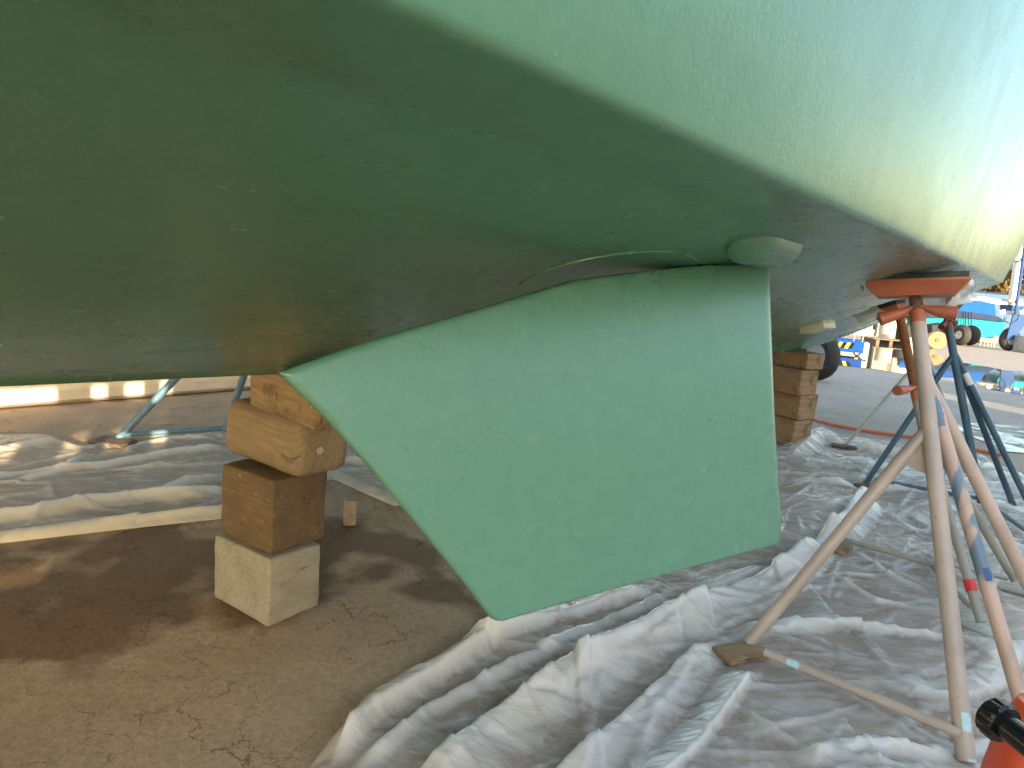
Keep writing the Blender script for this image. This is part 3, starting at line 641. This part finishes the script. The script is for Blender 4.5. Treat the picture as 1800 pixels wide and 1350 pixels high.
film_patch([(1600, 522), (1662, 510), (1664, 545), (1604, 541)], [2.95, 2.85, 2.8, 2.9], 'masking_film', 'pale film stretched behind the threaded rod of the nearest stand', MT['paper'], bow=.015)
film_patch([(1511, 500), (1520, 498), (1519, 512), (1516, 515)], [2.4, 2.4, 2.4, 2.4], 'masking_film', 'small torn scrap of film stuck on the hull left of the orange pad', MT['paper'], n=5, bow=.006)

# ================================================================ PLASTIC SHEETS ON THE GROUND
FLATS = [G(*q) for q in ((1302, 1160), (1700, 1345), (1815, 1335), (1892, 1222), (1472, 972), (1657, 1022), (1722, 1108), (1780, 1030), (1518, 860), (1723, 892), (1812, 905), (1483, 790), (198, 784), (393, 767))]
def sheet(name, label, poly_px, ridges, step, m, box, creases, seed, edge_h, dens=1.0, famp=1.0):
    rg = np.random.default_rng(seed); poly = [tuple(G(*q)[:2]) for q in poly_px]
    xs = np.arange(box[0], box[1], step); ys = np.arange(box[2], box[3], step); X, Y = np.meshgrid(xs, ys)
    Xw = X+(fbm(X*2.5, Y*2.5, 2, seed)-.45)*.035; Yw = Y+(fbm(X*2.5+9, Y*2.5, 2, seed+1)-.45)*.035
    Hh = np.zeros(X.shape); lift = np.zeros(X.shape)
    for pts, h, w0, w1 in ridges:
        P = [tuple(G(*q, h*.6)[:2]) for q in pts]; d, bx, by, sd = segdist(Xw, Yw, P, False); wv = .75+.5*fbm(bx*3, by*3, 2, seed+5)
        w = np.where(sd > 0, w1, w0)*wv; q = np.clip(1-d/w, 0, 1); ends = np.minimum(np.hypot(bx-P[0][0], by-P[0][1]), np.hypot(bx-P[-1][0], by-P[-1][1])); fade = np.clip(ends/.12, .15, 1)
        hh = h*(.85*q+.15*np.sin(q*math.pi/2)**1.2)*fade*(.35+1.3*fbm(bx*3.2, by*3.2, 2, seed+7)); Hh = np.maximum(Hh, hh)+.25*np.minimum(Hh, hh); lift = np.maximum(lift, np.sin(q*math.pi/2)*fade*.9)
    # crumpled facets with sharp ridges between them
    def facets(cell, tilt, sd2, win):
        rg2 = np.random.default_rng(sd2); out = np.full(X.shape, -9.0); nx = int((box[1]-box[0])/cell)+2; ny = int((box[3]-box[2])/cell)+2
        for ix in range(-1, nx):
            for iy in range(-1, ny):
                cx, cy = box[0]+(ix+rg2.uniform(0, 1))*cell, box[2]+(iy+rg2.uniform(0, 1))*cell; gx, gy = rg2.normal(0, tilt, 2); c0 = rg2.uniform(-.3, .3)*tilt*cell
                R = cell*win; ix0, ix1 = np.searchsorted(xs, [cx-R, cx+R]); iy0, iy1 = np.searchsorted(ys, [cy-R, cy+R])
                if ix1-ix0 < 1 or iy1-iy0 < 1: continue
                dx, dy = Xw[iy0:iy1, ix0:ix1]-cx, Yw[iy0:iy1, ix0:ix1]-cy
                ew, es = dx*.8+dy*.6, -dx*.6+dy*.8; h = c0+gx*dx+gy*dy-(ew*ew*.35+es*es*1.6)*tilt/cell
                out[iy0:iy1, ix0:ix1] = np.maximum(out[iy0:iy1, ix0:ix1], h)
        return -np.clip(out, -.2, .2)
    fa = facets(.26, .13, seed+40, 1.9); fb_ = facets(.085, .20, seed+41, 1.9); fc_ = facets(.036, .22, seed+42, 1.9)
    calm = np.clip(fbm(X*1.6, Y*1.6, 3, seed+50)*2.2-.45, .1, 1)
    Hf = (fa-np.percentile(fa, 15)).clip(0)*.5+(fb_-np.percentile(fb_, 20)).clip(0)*.42*calm+(fc_-np.percentile(fc_, 20)).clip(0)*.22*calm
    # long straight creases and small pleats
    bnd = (box[0], box[1], box[2], box[3])
    for i in range(int(creases*dens)):
        cx, cy = rg.uniform(bnd[0], bnd[1]), rg.uniform(bnd[2], bnd[3]); fam = rg.random()
        an = R_(rg.normal(35, 16)) if fam < .5 else (R_(rg.normal(120, 22)) if fam < .75 else rg.uniform(0, math.pi))
        ln = rg.uniform(.08, .65)*rg.uniform(.5, 1); w = rg.uniform(.010, .040); h = w*rg.uniform(.14, .42)*(1 if rg.random() < .72 else -.6)
        dx, dy = math.cos(an), math.sin(an); R = ln+.06
        ix0, ix1 = np.searchsorted(xs, [cx-R, cx+R]); iy0, iy1 = np.searchsorted(ys, [cy-R, cy+R])
        if ix1-ix0 < 2 or iy1-iy0 < 2: continue
        x = Xw[iy0:iy1, ix0:ix1]-cx; y = Yw[iy0:iy1, ix0:ix1]-cy; t = x*dx+y*dy; d = np.abs(-x*dy+y*dx); fl = np.where((-x*dy+y*dx) > 0, 1.0, .45)
        tap = np.clip(1-np.abs(t)/ln, 0, 1)**.7; q = np.clip(1-d/(w*(.35+.65*tap)*fl+1e-4), 0, 1)
        Hh[iy0:iy1, ix0:ix1] += h*q*tap
        if h > 0: lift[iy0:iy1, ix0:ix1] = np.maximum(lift[iy0:iy1, ix0:ix1], .45*q*tap*min(1, h/.008))
    Hf = Hf*famp; Hh += Hf + (fbm(X*2.2, Y*2.2, 2, seed+2)-.40).clip(0)*.03; lift = np.clip(lift+np.clip((Hf-.014)/.05, 0, .5), 0, 1)
    for q in FLATS: Hh *= .12+.88*np.clip((np.hypot(X-q[0], Y-q[1])-.05)/.12, 0, 1)
    d, bx, by, _ = segdist(X, Y, poly); ins = inpoly(X, Y, poly)
    e = np.clip(d/.045, 0, 1); Z = np.maximum(Hh, edge_h*np.sin(np.clip(d/.10, 0, 1)*math.pi)*(.5+fbm(X*4, Y*4, 2, seed+6)))*np.sqrt(e)+.006
    lift = np.clip(np.maximum(lift, np.clip(1-d/.08, 0, 1)*.6), 0, 1)
    Xo, Yo = np.where(ins, X, bx), np.where(ins, Y, by); Z = np.where(ins, Z, .004)
    n, k = X.shape; I = np.arange(n*k).reshape(n, k); Fq = np.stack([I[:-1, :-1], I[:-1, 1:], I[1:, 1:], I[1:, :-1]], -1).reshape(-1, 4)
    fi = ins.reshape(-1)[Fq].any(1); Fq = Fq[fi]; used = np.unique(Fq); mp = np.full(n*k, -1); mp[used] = np.arange(len(used)); Fq = mp[Fq]
    V = np.stack([Xo, Yo, Z], -1).reshape(-1, 3)[used]; lf = lift.reshape(-1)[used]
    me = bpy.data.meshes.new(name); me.vertices.add(len(V)); me.vertices.foreach_set('co', V.reshape(-1).astype(np.float32))
    me.loops.add(len(Fq)*4); me.loops.foreach_set('vertex_index', Fq.reshape(-1).astype(np.int32)); me.polygons.add(len(Fq)); me.polygons.foreach_set('loop_start', np.arange(0, len(Fq)*4, 4, dtype=np.int32))
    me.update(calc_edges=True); me.validate(); me.polygons.foreach_set('use_smooth', [True]*len(me.polygons)); me.materials.append(m)
    at = me.attributes.new('lift', 'FLOAT', 'POINT'); at.data.foreach_set('value', lf.astype(np.float32))
    o = bpy.data.objects.new(name, me); COL.objects.link(o); return tag(o, label, 'plastic sheet')
RR = [([(565, 1350), (650, 1255), (740, 1190), (850, 1128), (980, 1078), (1150, 1028)], .060, .09, .03),
      ([(600, 1385), (745, 1245), (905, 1165), (1060, 1095), (1180, 1045)], .028, .02, .04),
      ([(690, 1390), (840, 1265), (1000, 1165), (1160, 1085), (1290, 1030), (1390, 985), (1460, 925), (1520, 870)], .085, .025, .13),
      ([(930, 1385), (1010, 1325), (1110, 1240), (1190, 1165), (1270, 1115)], .060, .02, .10),
      ([(1090, 1420), (1240, 1290), (1345, 1165)], .050, .10, .015),
      ([(1280, 1112), (1400, 1104), (1540, 1108), (1690, 1128)], .032, .05, .02),
      ([(1520, 1200), (1600, 1222), (1680, 1230), (1760, 1205), (1800, 1150)], .035, .10, .015),
      ([(1380, 1350), (1500, 1330), (1640, 1325), (1800, 1300)], .03, .05, .03),
      ([(1382, 840), (1480, 850), (1600, 862), (1720, 880), (1840, 900)], .045, .09, .05),
      ([(1390, 800), (1440, 762), (1480, 778), (1560, 790), (1650, 806), (1740, 815)], .07, .10, .12),
      ([(1440, 900), (1500, 880), (1600, 930), (1700, 950)], .02, .04, .03),
      ([(1730, 815), (1780, 850), (1830, 880)], .06, .10, .12), ([(1480, 960), (1560, 1010), (1640, 1050)], .02, .03, .02), ([(1450, 1010), (1540, 1060), (1620, 1075)], .018, .03, .015),
      ([(1210, 1040), (1330, 1000), (1400, 1010)], .03, .05, .03), ([(1030, 1290), (1120, 1270), (1200, 1225)], .02, .03, .012)]
sheet('plastic_sheet', 'crumpled translucent plastic sheet spread under the stands on the right', [(480, 1420), (550, 1345), (635, 1237), (700, 1195), (832, 1127), (880, 1094), (940, 1030), (1080, 950), (1220, 880), (1330, 815), (1378, 784), (1410, 764), (1443, 752), (1475, 770), (1560, 782), (1640, 797), (1727, 804), (1765, 828), (1850, 862), (2100, 900), (2300, 1150), (2300, 1500)],
      RR, .0078, MT['film'], (-.6, 4.6, 1.15, 6.0), 1900, 11, .035)
RL = [([(-60, 905), (60, 900), (150, 882), (230, 872), (330, 868), (420, 850)], .055, .06, .08), ([(-60, 950), (100, 932), (250, 912), (380, 898), (520, 850)], .04, .07, .05),
      ([(-60, 838), (60, 826), (180, 815), (300, 795), (400, 782)], .035, .03, .05), ([(-60, 800), (60, 778), (115, 772)], .035, .06, .10), ([(0, 850), (100, 826), (150, 800)], .03, .03, .04),
      ([(250, 880), (320, 850), (400, 830)], .04, .05, .05), ([(580, 845), (640, 868), (690, 886)], .04, .06, .05), ([(590, 800), (660, 820)], .04, .06, .06), ([(225, 800), (235, 785), (300, 775), (390, 772)], .02, .03, .03)]
sheet('plastic_sheet', 'long folded plastic sheet, warm light painted into its tint, on the ground beyond the near timber stack', [(-200, 978), (0, 957), (200, 934), (385, 914), (500, 872), (585, 843), (640, 868), (692, 891), (760, 880), (790, 830), (700, 795), (560, 775), (390, 766), (230, 772), (150, 790), (90, 768), (0, 770), (-200, 778)],
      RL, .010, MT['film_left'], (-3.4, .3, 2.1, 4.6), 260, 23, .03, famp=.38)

# ================================================================ SMALL THINGS NEAR
bk = MB(); g = G(614, 921); bk.box(np.array([0, 0, .055]), (.05, .05, .11), nrm((.9, .3, 0)), bev=.006); o = bk.build('small_block', MT['brick'], None); o.location = (g[0], g[1], .0); tag(o, 'small pale offcut block standing on the ground by the left sheet', 'block')
# orange red can in the lower right corner
can = thing('jerry_can', 'orange red can with ribbed black cap in the lower right corner', 'can', G(1900, 1420))
cs = 1.02; cc = D(1768, 1276, cs); axn = nrm(D(1735, 1258, 1.09)-D(1835, 1335, 1.0))
body = MB(); b0 = D(1795, 1295, cs+.01)
secs = []
for q, rx in ((0, .030), (.02, .044), (.06, .062), (.13, .085), (.22, .105), (.34, .115), (.50, .118), (.55, .11)):
    secs.append((q, rx))
top = D(1825, 1235, cs+.05); dn = nrm(np.array([.10, -.10, -1.0]))
body.sweep([top+dn*q for q, _ in secs], [r for _, r in secs], 28, True, [(1, .72)]*len(secs)); body.build('can_body', MT['redcan'], can, ang=60)
spout = MB(); spout.sweep([cc+axn*.004, cc-axn*.05, cc-axn*.11], [.0185, .019, .021], 24); spout.build('spout', MT['black'], can)
capm = MB(); pts = []; nn_ = 64; x_ = nrm(np.cross(axn, [0, 0, 1])); y_ = np.cross(axn, x_); rows = []
for zz, rr_ in ((-.012, .022), (-.012, .0265), (-.008, .0285), (.010, .0285), (.014, .0265), (.015, .012)):
    row = []
    for k in range(nn_):
        a_ = 2*math.pi*k/nn_; rk = rr_*(1+(.045*(1 if math.cos(a_*12) > .0 else -1)*(.6+.4*abs(math.cos(a_*12))) if rr_ > .028 else 0)); row.append(cc+axn*(zz+.012)+(x_*math.cos(a_)+y_*math.sin(a_))*rk)
    rows.append(row+[row[0]])
capm.grid(rows); capm.add(rows[0][:-1], [tuple(range(nn_))]); capm.add(rows[-1][:-1], [tuple(range(nn_))]); capm.build('cap', MT['black'], can, ang=30)
# hose on the ground
hp_ = [G(x, y, .012) for x, y in ((1395, 722), (1425, 735), (1470, 748), (1520, 757), (1580, 765), (1660, 778), (1760, 800))]
hz_ = MB(); hz_.sweep(hp_, .013, 8); tag(hz_.build('hose', MT['hose'], None), 'orange hose lying across the grey ground behind the far timber stack', 'hose')

# ================================================================ BEYOND THE KEEL, LEFT: a long white hull
wh = thing('white_hull', 'long white boat hull lying on the ground beyond the keel on the left', 'boat', B(2, -3.25, 0)); mb = MB(); P = []
for a in np.arange(-9, 5.3, .5):
    e = min(1, max(0, (5.4-a)/1.6)); u0 = -3.22-.1*math.sin(a*.3); P.append([B(a, u0-.5, .03), B(a, u0-.10, .03), B(a, u0-.03, .05), B(a, u0+.0, .10), B(a, u0-.01, .22), B(a, u0-.04, .40), B(a, u0-.06, .9), B(a, u0-.02, 1.6), B(a, u0+.05, 2.6), B(a, u0-2.6, 2.7), B(a, u0-2.8, .03)])
mb.grid(P); mb.add(P[0], [tuple(range(10))]); mb.add(P[-1], [tuple(range(10))]); mb.build('hull_shell', MT['hullwhite'], wh, ang=60)
rb = MB(); rb.grid([[r[1]+NN*.05+np.array([0, 0, -.028]), r[1]+NN*.10+np.array([0, 0, .004]), r[3]+NN*.006] for r in P]); rb.build('rubbing_strip', MT['label'], wh)

# ================================================================ THE YARD FAR BEHIND
def wheel(parent, c, axis, R, wdt, name='wheel', rimR=.55):
    mb = MB(); axis = nrm(axis); mb.torus(c, axis, R-wdt*.42, wdt*.42, 26, 10, 1.15); w_ = mb.build('wheel', MT['rubber'], parent)
    r = MB(); r.sweep([np.asarray(c)-axis*wdt*.34, np.asarray(c)-axis*wdt*.1, np.asarray(c)+axis*wdt*.1, np.asarray(c)+axis*wdt*.34], [R*rimR, R*rimR*.92, R*rimR*.92, R*rimR], 20); r.build('rim', MT['rim'], w_); return w_
def up(v): return np.array([0, 0, v])
# trailer wheel behind the far timber stack
g = G(1433, 668); tr = thing('trailer', 'grey boat trailer with one wheel showing beside the far timber stack', 'trailer', (g[0], g[1], 0)); wheel(tr, g+up(.33), nrm(np.array([.92, .40, 0])*1), .33, .22)
fm = MB(); fm.box(g+up(.58)+np.array([-.35, .1, 0]), (1.1, .35, .10), (1, .1, 0), bev=.02); fm.build('mudguard', MT['dkgrey'], tr); fm = MB(); fm.box(g+up(.34)+np.array([-.9, .4, 0]), (1.6, .1, .12), (1, .3, 0)); fm.build('chassis', MT['dkgrey'], tr)
# blue cart
g = G(1478, 623); ct = thing('cart', 'low blue cart with a black and yellow striped panel near the puddle', 'cart', (g[0], g[1], 0)); e = nrm(G(1505, 626)-G(1450, 620)); bk_ = np.array([-e[1], e[0], 0])
mb = MB(); mb.box(g+up(.19)+bk_*.3, (.85, .6, .26), e, bev=.02); mb.build('body', MT['cblue'], ct)
for k in range(6):
    mb = MB(); mb.cur = 0; mb.prism([g-bk_*.012+e*(-.26+.075*k)+up(.14), g-bk_*.012+e*(-.19+.075*k)+up(.14), g-bk_*.012+e*(-.14+.075*k)+up(.26), g-bk_*.012+e*(-.21+.075*k)+up(.26)], bk_*.008); mb.build('stripe', MT['yellow' if k % 2 == 0 else 'black'], ct)
mb = MB(); mb.box(g+up(.19)+e*.46+bk_*.2, (.09, .4, .2), e); mb.build('end_panel', MT['label'], ct)
for k in (.2, .36): mb = MB(); mb.tube(g+e*k+up(.3), g+e*(k+.06)+up(1.0), .010, seg=6); mb.build('upright', MT['post'], ct)
for k in (-.3, .3): wheel(ct, g+e*k+up(.07)+bk_*.02, bk_, .07, .05)
# cream building
bl = thing('cream_building', 'low cream building in sunshine behind the blue cart', 'building', G(1500, 590)); g0, g1 = G(1380, 583), G(1590, 592); e = nrm(g1-g0); bk_ = np.array([-e[1], e[0], 0]); Lb = np.linalg.norm(g1-g0)
mb = MB(); mb.box((g0+g1)/2+bk_*2+up(1.5), (Lb, 4, 3.0), e); mb.build('wall', MT['wall'], bl)
for x in (.62, .70): mb = MB(); mb.box(g0+e*Lb*x-bk_*.06+up(1.45), (.28 if x < .65 else .12, .11, 2.9), e); mb.build('post', MT['post' if x < .65 else 'dkgrey'], bl)
mb = MB(); mb.box((g0+g1)/2+bk_*2+up(3.07), (Lb+.3, 4.4, .12), e); mb.build('roof', MT['post'], bl)
mb = MB(); mb.box((g0+g1)/2-bk_*.04+up(.1), (Lb, .07, .2), e); mb.build('plinth', MT['pale_clad'], bl)
# white drum, pallet, dark bin
def drum(px, R, h, label, m, lean=0.0):
    g = G(*px); t = thing('drum', label, 'drum', (g[0], g[1], 0)); mb = MB(); mb.sweep([g+up(0.0), g+up(h*.3), g+up(h*.32), g+up(h*.9), g+up(h)], [R*.92, R*.96, R*.99, R, R*1.02], 20); mb.build('barrel', m, t); mb = MB(); mb.sweep([g+up(h+.001), g+up(h+.03)], [R*1.05, R*1.04], 20); mb.build('lid', m, t)
drum((1556, 599), .24, .62, 'white plastic drum standing by the cream building', MT['pvc'])
drum((1586, 600), .22, .5, 'dark drum beside the white drum', MT['dkgrey'])
g = G(1552, 603); pl = thing('pallet', 'low wooden pallet in front of the white drum', 'pallet', (g[0], g[1], 0)); e = nrm(np.array([1, .1, 0]))
for k in range(4): mb = MB(); mb.box(g+up(.12)+np.array([0, -.3+.2*k, 0]), (1.0, .14, .025), e); mb.build('plank', MT['dkwood'], pl)
for k in (-.4, 0, .4): mb = MB(); mb.box(g+up(.052)+e*k, (.1, .75, .1), e); mb.build('bearer', MT['dkwood'], pl)
# tarped boat
g0 = G(1585, 600, 0); d0 = 26.0
def W(x, y, s=26.0): return D(x, y, s)
tb = thing('tarped_boat', 'boat wrapped in turquoise and blue tarpaulins far behind the stands', 'boat', (W(1690, 600)[0], W(1690, 600)[1], 0)); back = nrm(np.array([.35, 1, 0]))
def slab(px, name, m, parent, dep=1.2, s=26.0, off=0.0, bulge=.0):
    F0 = [W(x, y, s)+back*off for x, y in px]; c = sum(F0)/len(F0); mb = MB(); n = len(F0)
    front = [c+(p-c)*.94-back*bulge for p in F0]; mid = [p for p in F0]; bk2 = [p+back*dep for p in F0]
    mb.grid([front+[front[0]], mid+[mid[0]], bk2+[bk2[0]]]); mb.add(front, [tuple(range(n))]); mb.add(bk2, [tuple(range(n))[::-1]]); return mb.build(name, m, parent, ang=50)
slab([(1595, 535), (1660, 542), (1768, 562), (1768, 572), (1764, 588), (1748, 592), (1725, 596), (1702, 592), (1690, 582), (1660, 577), (1595, 580)], 'turquoise_tarp', MT['turq'], tb, 1.6, 26, .1, .15)
slab([(1592, 548), (1672, 544), (1716, 550), (1752, 556), (1766, 566), (1700, 559), (1592, 559)], 'navy_band', MT['navy'], tb, 1.5, 26, -.15, .06)
slab([(1590, 540), (1650, 533), (1690, 527), (1725, 528), (1748, 534), (1750, 556), (1716, 551), (1672, 545), (1592, 550)], 'blue_tarp', MT['tblue'], tb, 1.5, 26, -.05, .12)
slab([(1690, 526), (1730, 521), (1762, 529), (1800, 533), (1800, 538), (1750, 535), (1725, 530)], 'white_coaming', MT['pvc'], tb, 1.3, 26, -.1, .05)
slab([(1776, 533), (1830, 536), (1830, 548), (1776, 548)], 'turquoise_tarp', MT['turq'], tb, 1.2, 26.3, .1, .1)
for x in (1698, 1703, 1708): mb = MB(); mb.tube(W(x, 548, 25.7), W(x-1, 572, 25.7), .018, seg=6); mb.build('tie_strap', MT['navy'], tb)
mb = MB(); mb.box(np.array([*(W(1690, 600)+back*.8)[:2], .16]), (2.6, .3, .32), (1, .1, 0)); mb.build('cradle', MT['dkgrey'], tb)
# hoist leg with wheel
gq = G(1771, 616); hl = thing('boat_hoist', 'blue wheeled leg of a boat hoist at the right edge', 'boat hoist', (gq[0], gq[1], 0)); ax_ = nrm(np.array([.30, -1, 0])); wheel(hl, gq+up(.36), ax_, .37, .28, rimR=.5)
lg = MB(); e = np.array([1, .3, 0])/1.044; lg.prism([gq+e*-.22+up(.36)-back*.22, gq+e*.08+up(.36)-back*.22, gq+e*.48+up(.95)-back*.22, gq+e*.2+up(1.25)-back*.22, gq+e*-.12+up(1.2)-back*.22], back*.10); lg.build('leg_plate', MT['liftblue'], hl)
bmx = MB(); bmx.box(gq+up(1.33)+e*.1, (1.0, .4, .18), e, bev=.02); bmx.build('cross_beam', MT['liftblue'], hl)
msd = MB(); mtop = D(1800, 380, 22.2); mbt_ = D(1776, 552, 22.2); msd.tube(mbt_, mtop, .11, seg=16); msd.build('post', MT['alu'], hl)
msd = MB(); msd.tube(D(1785, 552, 21.9), D(1809, 380, 21.9), .045, seg=10); msd.build('rail', MT['liftblue'], hl)
for y in (529, 456): q = MB(); q.box(D(1779+(529-y)*.14, y, 22.1), (.42, .34, .09), (1, 0, 0), bev=.01); q.build('bracket', MT['pvc'], hl)
for x in (1760, 1795): q = MB(); q.tube(D(x, 545, 21.9), D(x+1, 552, 21.9), .10, seg=12); q.build('sheave', MT['pale_clad'], hl)
q = MB(); q.sweep([D(1765, 557, 21.9), D(1766, 563, 21.9), D(1775, 570, 21.9), D(1788, 562, 21.9), D(1796, 540, 21.9)], .012, 6); q.build('cable', MT['black'], hl)
# forklift
gf = G(1690, 608); fk = thing('tractor', 'dark yard tractor with an orange lamp in front of the tarped boat', 'tractor', (gf[0], gf[1], 0))
for (x, y) in ((1686, 607), (1703, 607)): gg = G(x, y); wheel(fk, gg+up(.34), nrm((1, .28, 0)), .34, .30)
q = MB(); pr = [(1638, 572), (1660, 569), (1672, 574), (1694, 574), (1706, 586), (1706, 593), (1640, 590)]; q.prism([D(x, y, 23.6) for x, y in pr], back*1.1); q.build('body', MT['dkgrey'], fk, smooth=False)
q = MB(); q.sweep([D(1669, 577, 23.4), D(1669.5, 580, 23.4)], [.07, .075], 12); q.box(D(1669, 578.5, 23.45), (.10, .08, .18), bev=.03); q.build('lamp', MT['lamp'], fk)
q = MB(); q.box(D(1692, 580, 23.4), (.16, .12, .22), bev=.02); q.build('bracket', MT['post'], fk)
# tan cable drum, pale frame
gd = G(1646, 613); t = thing('log_round', 'tan round end of a cable drum standing by the dark tractor', 'cable drum', (gd[0], gd[1], 0)); q = MB(); q.sweep([gd+up(.24), gd+up(.24)+back*.4], [.24, .24], 24); q.build('reel', MT['tan'], t)
q = MB(); q.sweep([gd+up(.24)-back*.02, gd+up(.24)-back*.001], [.06, .06], 14); q.build('hub', MT['brush'], t)
gfm = G(1672, 607); t = thing('folding_frame', 'pale folded trestle frame leaning by the dark tractor', 'trestle', (gfm[0], gfm[1], 0))
for p_, q_ in (((1668, 606), (1677, 588)), ((1677, 588), (1660, 594)), ((1660, 594), (1671, 591))): mb = MB(); mb.tube(D(*p_, 22.6), D(*q_, 22.6), .02, seg=6); mb.build('bar', MT['frame'], t)
# row of white floats
for i, (x, y) in enumerate(((1724, 598), (1731, 598.5), (1737, 599), (1743, 599), (1749, 595), (1747, 602))):
    q = MB(); gg = G(x, y+4); cpt = D(x, y, 24.2); q.sweep([cpt+up(.09), cpt+up(.075), cpt+up(.02), cpt-up(.05), cpt-up(.085)], [.02, .06, .085, .07, .02], 12); q.sweep([cpt-up(.08), np.array([cpt[0], cpt[1], 0.])], [.02, .03], 8)
    o = q.build('mooring_float', MT['float_'], None, loc=(cpt[0], cpt[1], 0)); tag(o, ('leftmost white float on its peg under the turquoise tarpaulin', 'second white float from the left in the row under the tarpaulin', 'third white float from the left under the turquoise tarpaulin', 'white float fourth from the left under the turquoise tarpaulin', 'highest white float in the row, nearest the hoist wheel', 'lowest white float of the row, just left of the hoist wheel')[i], 'float', 'row of white floats under the tarpaulin')
# pale bags on the left of the pole
for x, y, r_ in ((1600, 606, .16), (1603, 598, .14)):
    gg = G(1600, 612); cpt = D(x, y, 20.5); q = MB(); q.sweep([cpt-up(r_*.8), cpt-up(r_*.5), cpt, cpt+up(r_*.5), cpt+up(r_*.7)], [r_*.7, r_*1.05, r_*1.1, r_*.8, r_*.2], 12); o = q.build('sack', MT['float_'], None, loc=(cpt[0], cpt[1], 0)); tag(o, 'lower white sack piled behind the nearest stand pole' if y > 600 else 'upper white sack piled behind the nearest stand pole', 'sack')
# crate and brush at the right edge
gg = G(1803, 620); t = thing('crate', 'pale crate at the right edge beside the hoist wheel', 'crate', (gg[0], gg[1], 0)); q = MB(); q.box(gg+up(.26), (.5, .5, .5), (1, .2, 0), bev=.01); q.build('box', MT['crate'], t)
for k in (-.16, 0, .16): q = MB(); q.box(gg+up(.26)+np.array([k, -.26-.0, 0]), (.03, .04, .5), (1, .2, 0)); q.build('slat', MT['frame'], t)
# fence behind
fe = thing('fence', 'long blue fence behind the tarped boat', 'fence', G(1800, 580)); f0, f1 = D(1560, 524, 40), D(1900, 540, 40); f0[2] = f1[2] = 0; e = nrm(f1-f0); ln = np.linalg.norm(f1-f0)
for k in range(8): q = MB(); q.box(f0+e*ln*(k+.5)/8+up(1.12), (ln/8-.02, .06, 2.2), e); q.build('panel', MT['fenceb'], fe)
q = MB(); q.box(f0+e*ln*.5+up(2.26), (ln, .12, .10), e); q.build('top_rail', MT['navy'], fe)
# trees
def tree(label, px, s, hgt, rad, m, nleaf=2600):
    b = D(*px, s); b[2] = 0; t = thing('tree', label, 'tree', b, 'trees beyond the fence'); q = MB(); r = random.Random(int(px[0]*3+s))
    q.sweep([b, b+up(hgt*.3), b+up(hgt*.6)+np.array([.2, 0, 0]), b+up(hgt*.85)], [.22, .17, .10, .03], 9)
    for k in range(6):
        an = r.uniform(0, 6.28); z0 = hgt*r.uniform(.3, .6); q.sweep([b+up(z0), b+up(z0+hgt*.15)+np.array([math.cos(an), math.sin(an), 0])*rad*.4, b+up(z0+hgt*.3)+np.array([math.cos(an), math.sin(an), 0])*rad*.75], [.09, .06, .02], 6)
    q.build('trunk', MT['bark'], t); lf = MB(); vs, fs = [], []
    cl = [(np.array([r.gauss(0, .45)*rad, r.gauss(0, .45)*rad, hgt*(.45+.5*r.random())]), r.uniform(.25, .5)*rad) for _ in range(16)]
    for k in range(nleaf):
        c, cr = r.choice(cl); d = nrm(np.array([r.gauss(0, 1), r.gauss(0, 1), r.gauss(0, .8)]))*cr*r.random()**.4; p = b+c+d; a_ = nrm(np.array([r.gauss(0, 1), r.gauss(0, 1), r.gauss(0, 1)])); b_ = nrm(np.cross(a_, [r.random(), r.random(), 1])); sz = r.uniform(.10, .24); o = len(vs)
        vs += [p-a_*sz, p+b_*sz*.45, p+a_*sz, p-b_*sz*.45]; fs.append((o, o+1, o+2, o+3))
    lf.add(vs, fs); lf.build('crown', m, t, smooth=False)
tree('yellow green bushy tree behind the fence, just right of the orange pad', (1722, 530), 46, 3.9, 1.6, MT['leaf'])
tree('golden brown tree right behind the pole of the hoist', (1758, 530), 45, 4.4, 1.2, MT['leaf2'])
tree('golden tree at the right edge beyond the hoist', (1796, 530), 46, 5.4, 1.7, MT['leaf2'])
tree('dull green tree at the far right beyond the fence', (1850, 530), 52, 5.0, 2.2, MT['leaf3'])
tree('olive tree behind the fence hidden mostly by the hull', (1690, 530), 50, 3.6, 1.8, MT['leaf'])

# ================================================================ BEHIND THE CAMERA: an added, unseen wall made to shade this corner of the yard
sd = thing('shade_wall', 'added unseen wall behind the camera, slotted to shape shade and sun patches', 'building', B(5, 5.5, 0)); U0 = 5.5
def panel(a0, a1, z0, z1, name='wall', m='pale_clad'):
    q = MB(); q.box(B((a0+a1)/2, U0, (z0+z1)/2), (a1-a0, .12, z1-z0), AX); q.build(name, MT[m], sd, smooth=False)
HT = 2.66; SL0, SL1 = 1.062, -2.12
panel(-2.9, 7.9, 0, SL0); panel(SL1, 7.9, SL0, SL0+.035); panel(-2.9, 7.9, SL0+.035, 1.31); panel(-2.9, 7.9, 1.66, HT); panel(-1.78, 7.9, 1.31, 1.66); panel(7.9, 8.6, 0, .62); panel(7.9, 8.6, .98, HT); panel(8.6, 10.5, 0, HT)  # gaps placed so that sun patches land beyond the keel
for a0, a1 in ((-2.52, -2.36), (-2.22, -2.15), (-1.98, -1.91)): panel(a0, a1, 1.31, 1.66, 'upright_shade_bar', 'frame')  # bars added to stripe those sun patches
panel(-2.9, -1.78, 1.405, 1.435, 'level_shade_bar', 'frame'); panel(-2.9, -1.78, 1.46, 1.485, 'level_shade_bar', 'frame'); panel(-2.9, -1.78, 1.505, 1.545, 'level_shade_bar', 'frame')
print('objects', len(bpy.data.objects), 'tris', sum(len(o.data.polygons) for o in bpy.data.objects if o.type == 'MESH'))
